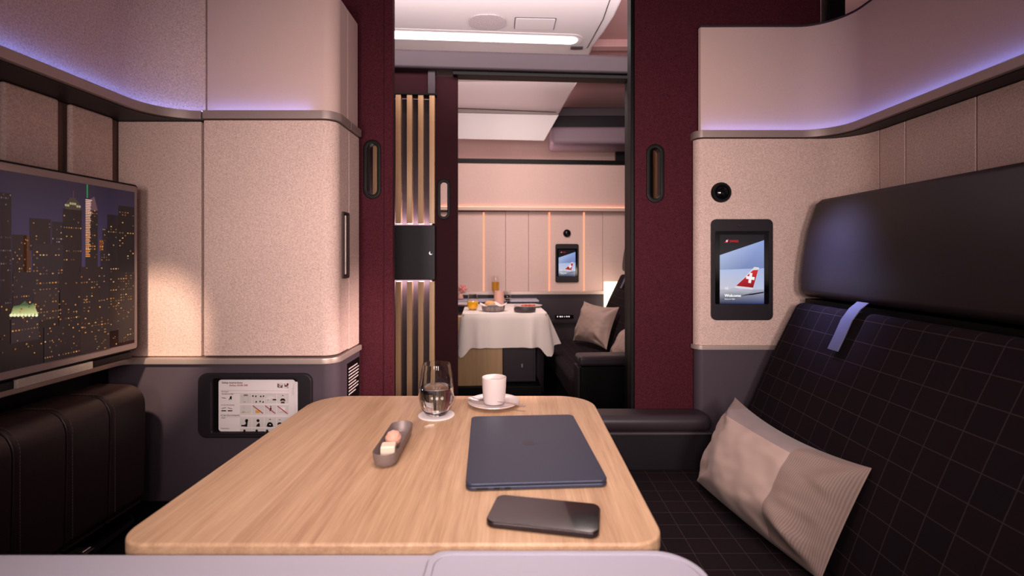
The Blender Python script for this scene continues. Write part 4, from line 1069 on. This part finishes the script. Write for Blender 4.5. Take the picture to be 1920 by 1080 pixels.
# table with cloth
tbl = thing('dining_table', 'far suite table hidden under a white tablecloth, oak pedestal below', 'table', (-0.08, 3.3, 0.0), KA)
TT = turned(0, 2.98)
FX0, FX1, FD = -0.335, 0.185, 0.62
obj('table_top', box(FX0 + 0.003, FX1 - 0.003, 0.003, FD, 0.705, 0.73, 0.008, 3, TT), M['oak'], tbl)
obj('pedestal', box(-0.40, -0.085, 0.13, 0.20, 0.26, 0.70, 0.004, 2, TT), M['oak_slat'], tbl)
cab = thing('cabinet', 'low dark cabinet under the far white tablecloth', 'cabinet', (0.0, 3.2, 0.0), KA)
obj('body', box(-0.42, 0.135, 0.205, 0.60, 0.262, 0.68, 0.004, 2, TT), M['soft_black'], cab)
obj('door', box(-0.082, 0.120, 0.19, 0.2045, 0.27, 0.66, 0.003, 2, TT), M['soft_black'], cab)
obj('plinth', box(-0.45, 0.16, 0.10, 0.60, 0.0, 0.2595, 0.004, 2, TT), M['black'], cab)
b = box(0.040, 0.048, 0.184, 0.1895, 0.36, 0.385, 0.001, 1, TT); obj('latch', b, M['metal_light'], cab)

def cloth_bm(x0, x1, y0, y1, z, drop, T4):
    """rounded top, skirt that hangs and flares into pointed corner folds"""
    bm = bmesh.new(); cx, cy = (x0 + x1) / 2, (y0 + y1) / 2; r = 0.03; N = 200
    hw, hh = (x1 - x0) / 2, (y1 - y0) / 2
    per = []
    loop = rrect(2 * hw, 2 * hh, r, 10, cx, cy)
    L = [0]
    for i in range(len(loop)): L.append(L[-1] + (V3(loop[(i + 1) % len(loop)]) - V3(loop[i])).length)
    def pt(t):
        s = t * L[-1]
        for i in range(len(loop)):
            if L[i + 1] >= s:
                k = (s - L[i]) / max(1e-9, L[i + 1] - L[i]); a, q = V3(loop[i]), V3(loop[(i + 1) % len(loop)])
                return a.lerp(q, k)
    pts = [pt(i / N) for i in range(N)]
    rows = [[] for _ in range(17)]
    for i, p_ in enumerate(pts):
        dx, dy = p_.x - cx, p_.y - cy
        ex, ey = hw - abs(dx), hh - abs(dy)
        d = math.hypot(max(0, ex), max(0, ey))          # distance to the nearest table corner along the rim
        c = math.exp(-(d / 0.030) ** 2)
        nx = (1 if dx > 0 else -1) * (1 if ex < 0.001 else max(0, 1 - ex / r) if ex < r else 0)
        ny = (1 if dy > 0 else -1) * (1 if ey < 0.001 else max(0, 1 - ey / r) if ey < r else 0)
        nv = V3((nx, ny)).normalized() if (nx or ny) else V3((0, -1))
        length = drop * (1 + 0.42 * c)
        fold = 0.010 * math.cos(d * 60) * math.exp(-((d - 0.09) / 0.07) ** 2) + 0.003 * math.sin(i * 0.33)
        for k in range(17):
            t = k / 16
            a = min(1, t * 5)
            side = math.exp(-((d - 0.12) / 0.10) ** 2) if nx > 0.7 else 0.0
            out = 0.006 * math.sin(a * PI / 2) + (0.018 - 0.004 * c + 0.060 * side) * t + fold * t * 1.6
            zz = z - length * t * (1 - 0.05 * c) + (0.004 * (1 - t * 5) ** 2 * -1 if t < 0.2 else -0.0)
            rows[k].append(bm.verts.new((p_.x + nv.x * out, p_.y + nv.y * out, zz + (0.004 if t < 0.2 else 0.004 * (1 - t)))))
    for k in range(16):
        for i in range(N):
            bm.faces.new((rows[k][i], rows[k][(i + 1) % N], rows[k + 1][(i + 1) % N], rows[k + 1][i]))
    bm.faces.new(rows[0])
    bm.transform(T4)
    return bm
o = obj('tablecloth', cloth_bm(FX0, FX1, 0.0, FD, 0.7325, 0.205, TT), M['linen'], None, 60)
tag(o, 'white linen cloth draped over the far dining table with pointed corner folds', 'tablecloth')
ZT = 0.7335
def ft_at(px, py, h=0.0):                   # a spot on the far table top under this pixel
    Y = (EYE - ZT) * FPX / (py - CY); return V3(((px - CX) * Y / FPX, Y, ZT + h))
# tray shelf behind
tr = thing('side_console', 'pale console shelf behind the far dining table', 'console', (-0.15, 3.74, 0.0), KA)
T3 = turned(0, 3.66)
obj('top', box(-0.62, 0.165, 0.0, 0.18, 0.735, 0.752, 0.006, 3, T3), M['white'], tr)
obj('body', box(-0.60, 0.15, 0.01, 0.18, 0.0, 0.733, 0.006, 3, T3), M['plum_dark'], tr)

jg = tumbler('juice_glass', 'stemless glass of orange juice on the far white tablecloth', ft_at(886.5, 581.5), M['juice'], 1, 0.060, 0.92, None, 'juice')
tumbler('water_glass', 'small clear glass behind the blush cup on the far table', ft_at(951, 567.5), M['water'], 1, 0.040, 0.80)
bk = thing('bread_basket', 'round grey patterned bread basket lined with a white napkin on the far table', 'basket', ft_at(925, 583))
c0 = ft_at(925, 583, 0.001)
obj('bowl', lathe([(0, 0), (0.062, 0), (0.070, 0.006), (0.074, 0.022), (0.0735, 0.034), (0.071, 0.034), (0.068, 0.010), (0.05, 0.006), (0, 0.006)], c0, 48), principled('basket_weave', srgb('857878'), 0.6, grain=90, grain_amt=0.6, stretch=(1, 1, 0.1)), bk)
nb = bmesh.new(); nn = 40; prev = None; rgs = []
for (r, z) in ((0.0, 0.020), (0.03, 0.022), (0.058, 0.030), (0.075, 0.043), (0.080, 0.041)):
    rgs.append([nb.verts.new(c0 + V3((r * (1 + 0.10 * math.cos(4 * t)) * math.cos(t), r * (1 + 0.10 * math.cos(4 * t)) * math.sin(t), z + 0.010 * (r / 0.08) ** 2 * math.cos(4 * t)))) for t in [2 * PI * i / nn for i in range(nn)]] if r else [nb.verts.new(c0 + V3((0, 0, z)))])
for i in range(nn): nb.faces.new((rgs[0][0], rgs[1][i], rgs[1][(i + 1) % nn]))
for a, q_ in zip(rgs[1:], rgs[2:]):
    for i in range(nn): nb.faces.new((a[i], q_[i], q_[(i + 1) % nn], a[(i + 1) % nn]))
o = obj('napkin', nb, M['linen'], None, 60); tag(o, 'white napkin spread inside the far bread basket', 'napkin')
b = bmesh.new(); bmesh.ops.create_icosphere(b, subdivisions=3, radius=0.030)
b.transform(Matrix.Translation(c0 + V3((-0.022, 0.0, 0.046))) @ Matrix.Diagonal((1.1, 1.0, 0.62, 1)))
o = obj('bread_roll', b, M['bread']); tag(o, 'small golden bread roll on the napkin in the far basket', 'bread')
c1 = ft_at(935.5, 572.5)
o = obj('blush_cup', lathe([(0, 0), (0.032, 0), (0.0355, 0.003), (0.0355, 0.100), (0.0345, 0.102), (0.033, 0.100), (0.033, 0.008), (0, 0.006)], c1, 40), M['blush']); tag(o, 'tall blush pink cylindrical cup among the far tableware', 'cup')
fl = thing('champagne_flute', 'tall flute of golden sparkling wine rising behind the far tableware', 'glass', ft_at(929, 568.5))
c2 = ft_at(929, 568.5)
obj('bowl', lathe([(0, 0), (0.030, 0), (0.030, 0.0015), (0.006, 0.005), (0.0035, 0.012), (0.0035, 0.060), (0.010, 0.068), (0.024, 0.088), (0.030, 0.112), (0.030, 0.150), (0.027, 0.205), (0.026, 0.205), (0.0288, 0.150), (0.0288, 0.112), (0.023, 0.090), (0.009, 0.071), (0, 0.068)], c2, 40), M['glass'], fl, 50)
obj('wine', lathe([(0, 0.0690), (0.0088, 0.0718), (0.0227, 0.0905), (0.0284, 0.112), (0.0284, 0.150), (0.0280, 0.158), (0, 0.158)], c2, 40), principled('wine_gold', srgb('D9A03A'), 0.1, trans=0.5, emit=srgb('C98828'), emit_s=0.08), fl, 50)  # wine carries a slight glow of its own
c3 = ft_at(990, 575.5)
o = obj('plate', lathe([(0, 0), (0.06, 0), (0.065, 0.002), (0.098, 0.011), (0.098, 0.013), (0.064, 0.005), (0, 0.004)], c3, 56), M['porcelain']); tag(o, 'white plate of red food at the right of the far table', 'plate')
b = bmesh.new()
for i in range(9):
    t = i * 2.4; rr = 0.012 * math.sqrt(i)
    t_ = bmesh.new(); bmesh.ops.create_icosphere(t_, subdivisions=2, radius=0.012); t_.transform(Matrix.Translation(c3 + V3((rr * 1.3 * math.cos(t) - 0.004, rr * math.sin(t), 0.010))) @ Matrix.Rotation(t, 4, 'Z') @ Matrix.Diagonal((1.3, 0.7, 0.55, 1))); merge(b, t_)
o = obj('salmon_tartare', b, M['salmon']); tag(o, 'small heap of red orange food on the far right plate', 'food', None, 'stuff')
c5 = ft_at(984, 584.5)
o = obj('shallow_bowl', lathe([(0, 0), (0.055, 0), (0.066, 0.004), (0.069, 0.014), (0.068, 0.024), (0.0655, 0.024), (0.064, 0.012), (0.05, 0.006), (0, 0.005)], c5, 48), M['stone_dark']); tag(o, 'dark grey shallow bowl at the front right of the far table', 'bowl')
c6 = ft_at(868, 573)
o = obj('plate', lathe([(0, 0), (0.055, 0), (0.06, 0.002), (0.088, 0.014), (0.088, 0.016), (0.058, 0.006), (0, 0.005)], c6, 48), M['porcelain']); tag(o, 'white plate half hidden at the left edge of the far table', 'plate')
c7 = V3((-0.43, 3.70, 0.753))
fv = thing('flower_vase', 'small vase with one coral blossom at the left behind the far table', 'vase', c7)
obj('vase', lathe([(0, 0), (0.016, 0), (0.022, 0.012), (0.018, 0.03), (0.009, 0.045), (0.011, 0.050), (0.0095, 0.050), (0.008, 0.045), (0, 0.04)], c7, 28), M['blush'], fv)
obj('stem', tube([c7 + V3((0, 0, 0.042)), c7 + V3((0.004, 0, 0.06)), c7 + V3((0.012, 0, 0.075))], 0.0025, 6), M['stem'], fv)
b = bmesh.new()
for i in range(7):
    t_ = bmesh.new(); bmesh.ops.create_icosphere(t_, subdivisions=2, radius=0.019)
    a_ = 2 * PI * i / 7; t_.transform(Matrix.Translation(c7 + V3((0.014 + 0.018 * math.cos(a_), 0.005 * math.sin(2 * a_), 0.082 + 0.018 * math.sin(a_)))) @ Matrix.Rotation(-a_, 4, 'Y') @ Matrix.Diagonal((1.0, 0.45, 0.6, 1))); merge(b, t_)
obj('blossom', b, M['petal'], fv)

lm = thing('table_lamp', 'glowing square lamp shade behind the far sofa pillow', 'lamp', (0.72, 3.78, 0.0), KA)
far_sofa.scale = (1, 0.835, 1)
TLm = turned(0.0, 3.74)
obj('lamp_shade', box(0.690, 0.83, -0.03, 0.075, 0.52, 0.882, 0.006, 3, TLm), M['lamp_glow'], lm)
obj('stand', box(0.71, 0.81, -0.015, 0.06, 0.0, 0.519, 0.003, 2, TLm), M['plum_dark'], lm)
cp = thing('control_panel', 'row of tiny lit control marks on the dark far wall above the sofa', 'control panel', fat(1057, 594, Y4 - 0.012))
q = fat(1058, 594, Y4 - 0.012)
TCp = Matrix.Translation(q) @ Matrix.Rotation(KA, 4, 'Z') @ frame((0, 0, 0), '-y')
obj('plate', plate(TCp, 0.15, 0.030, 0.003, 0.004), M['black_gloss'], cp)
b = bmesh.new()
for x, w_ in ((-0.055, 0.008), (-0.032, 0.012), (-0.016, 0.008), (0.002, 0.005), (0.020, 0.010), (0.037, 0.010)):
    plate(TCp @ Matrix.Translation((0, 0, 0.003)), w_, 0.009, 0.0006, 0.002, None, 0, 1, x, 0.002, b, 3)
obj('lit_marks', b, M['label_white'], cp)

# ================================================================== LIGHT
def area(name, loc, target, sx_, sy_, power, col, shape='RECTANGLE', spread=180):
    l = bpy.data.lights.new(name, 'AREA'); l.shape = shape; l.size = sx_; l.size_y = sy_; l.energy = power; l.color = col; l.spread = math.radians(spread)
    o = bpy.data.objects.new(name, l); C.objects.link(o); o.location = loc
    o.rotation_euler = (V3(target) - V3(loc)).to_track_quat('-Z', 'Y').to_euler(); return o
def spot(name, loc, target, ang, power, col, blend=0.3, rad=0.02):
    l = bpy.data.lights.new(name, 'SPOT'); l.spot_size = math.radians(ang); l.spot_blend = blend; l.energy = power; l.color = col; l.shadow_soft_size = rad
    o = bpy.data.objects.new(name, l); C.objects.link(o); o.location = loc
    o.rotation_euler = (V3(target) - V3(loc)).to_track_quat('-Z', 'Y').to_euler(); return o
WARM, PINK = (1.0, 0.80, 0.73), (1.0, 0.66, 0.66)
for x in (-0.42, 0.02, 0.46):               # three cabin windows behind the camera
    area('cabin_window', (x, -0.30, 1.22), (x * 0.6, 1.5, 1.10), 0.24, 0.36, 3.15, (1.0, 0.84, 0.79), 'ELLIPSE', 78)
area('table_fill', (0.0, 0.55, 2.30), (0.0, 0.75, 0.7), 0.9, 0.7, 3.4, WARM, 'RECTANGLE', 60)  # fill added overhead to brighten the table, no fixture there
area('aisle_downlight', (0.0, 1.85, 2.17), (0, 1.85, 0), 1.4, 0.2, 1.6, PINK)
spot('reading_spot', (-0.55, 0.0, 1.90), (-0.995, 1.30, 0.845), 11.6, 190, (1.0, 0.76, 0.56), 0.3, 0.04)
spot('door_glow_left', (0.35, 1.10, 0.95), (-0.44, 1.53, 0.72), 46, 52.0, (1.0, 0.72, 0.66), 1.0, 0.05)  # added spot without a fixture, brightens the lower left door
spot('headrest_glow', (0.60, 1.44, 1.42), (0.85, 1.29, 1.03), 38, 50.0, (0.42, 0.45, 1.0), 1.0, 0.06)  # added blue spot that makes the sheen on the headrest
area('far_suite_fill', (0.0, 3.0, 2.15), (0.0, 3.5, 0.9), 1.0, 0.5, 19.0, (1.0, 0.81, 0.76))  # area light added to brighten the far suite, no lamp modelled
area('ceiling_wash', (0.1, 1.85, 1.97), (0.1, 2.3, 2.3), 2.6, 0.12, 14.0, (1.0, 0.86, 0.86))  # unseen uplight added to brighten the aisle ceiling
area('back_wall_wash', (-0.2, 4.2, 1.80), (-0.2, 4.6, 2.0), 1.8, 0.1, 1.6, (1.0, 0.72, 0.70))  # unseen fill added to lift the fuselage lining
area('far_uplight_fill', (-0.45, 4.25, 1.78), (-0.45, 3.2, 2.4), 1.3, 0.3, 7.5, (1.0, 0.66, 0.69))  # pink uplight added out of sight behind the far wall, brightens its ceiling
spot('far_cloth_fill', (-0.05, 2.30, 2.0), (-0.06, 3.0, 0.60), 42, 26.0, (1.0, 0.84, 0.79), 0.8, 0.06)  # spot added out of sight behind the header, brightens the cloth front
spot('far_lamp_spill', (0.62, 3.55, 0.95), (0.45, 3.9, 0.95), 110, 1.2, (1.0, 0.78, 0.55), 1.0, 0.05)
w = bpy.data.worlds.new('world'); bpy.context.scene.world = w; w.use_nodes = True
bg = w.node_tree.nodes['Background']; bg.inputs[0].default_value = (0.50, 0.38, 0.40, 1); bg.inputs[1].default_value = 0.13
vs = bpy.context.scene.view_settings
vs.view_transform = 'Standard'; vs.look = 'None'; vs.exposure = 0.0; vs.gamma = 1.0
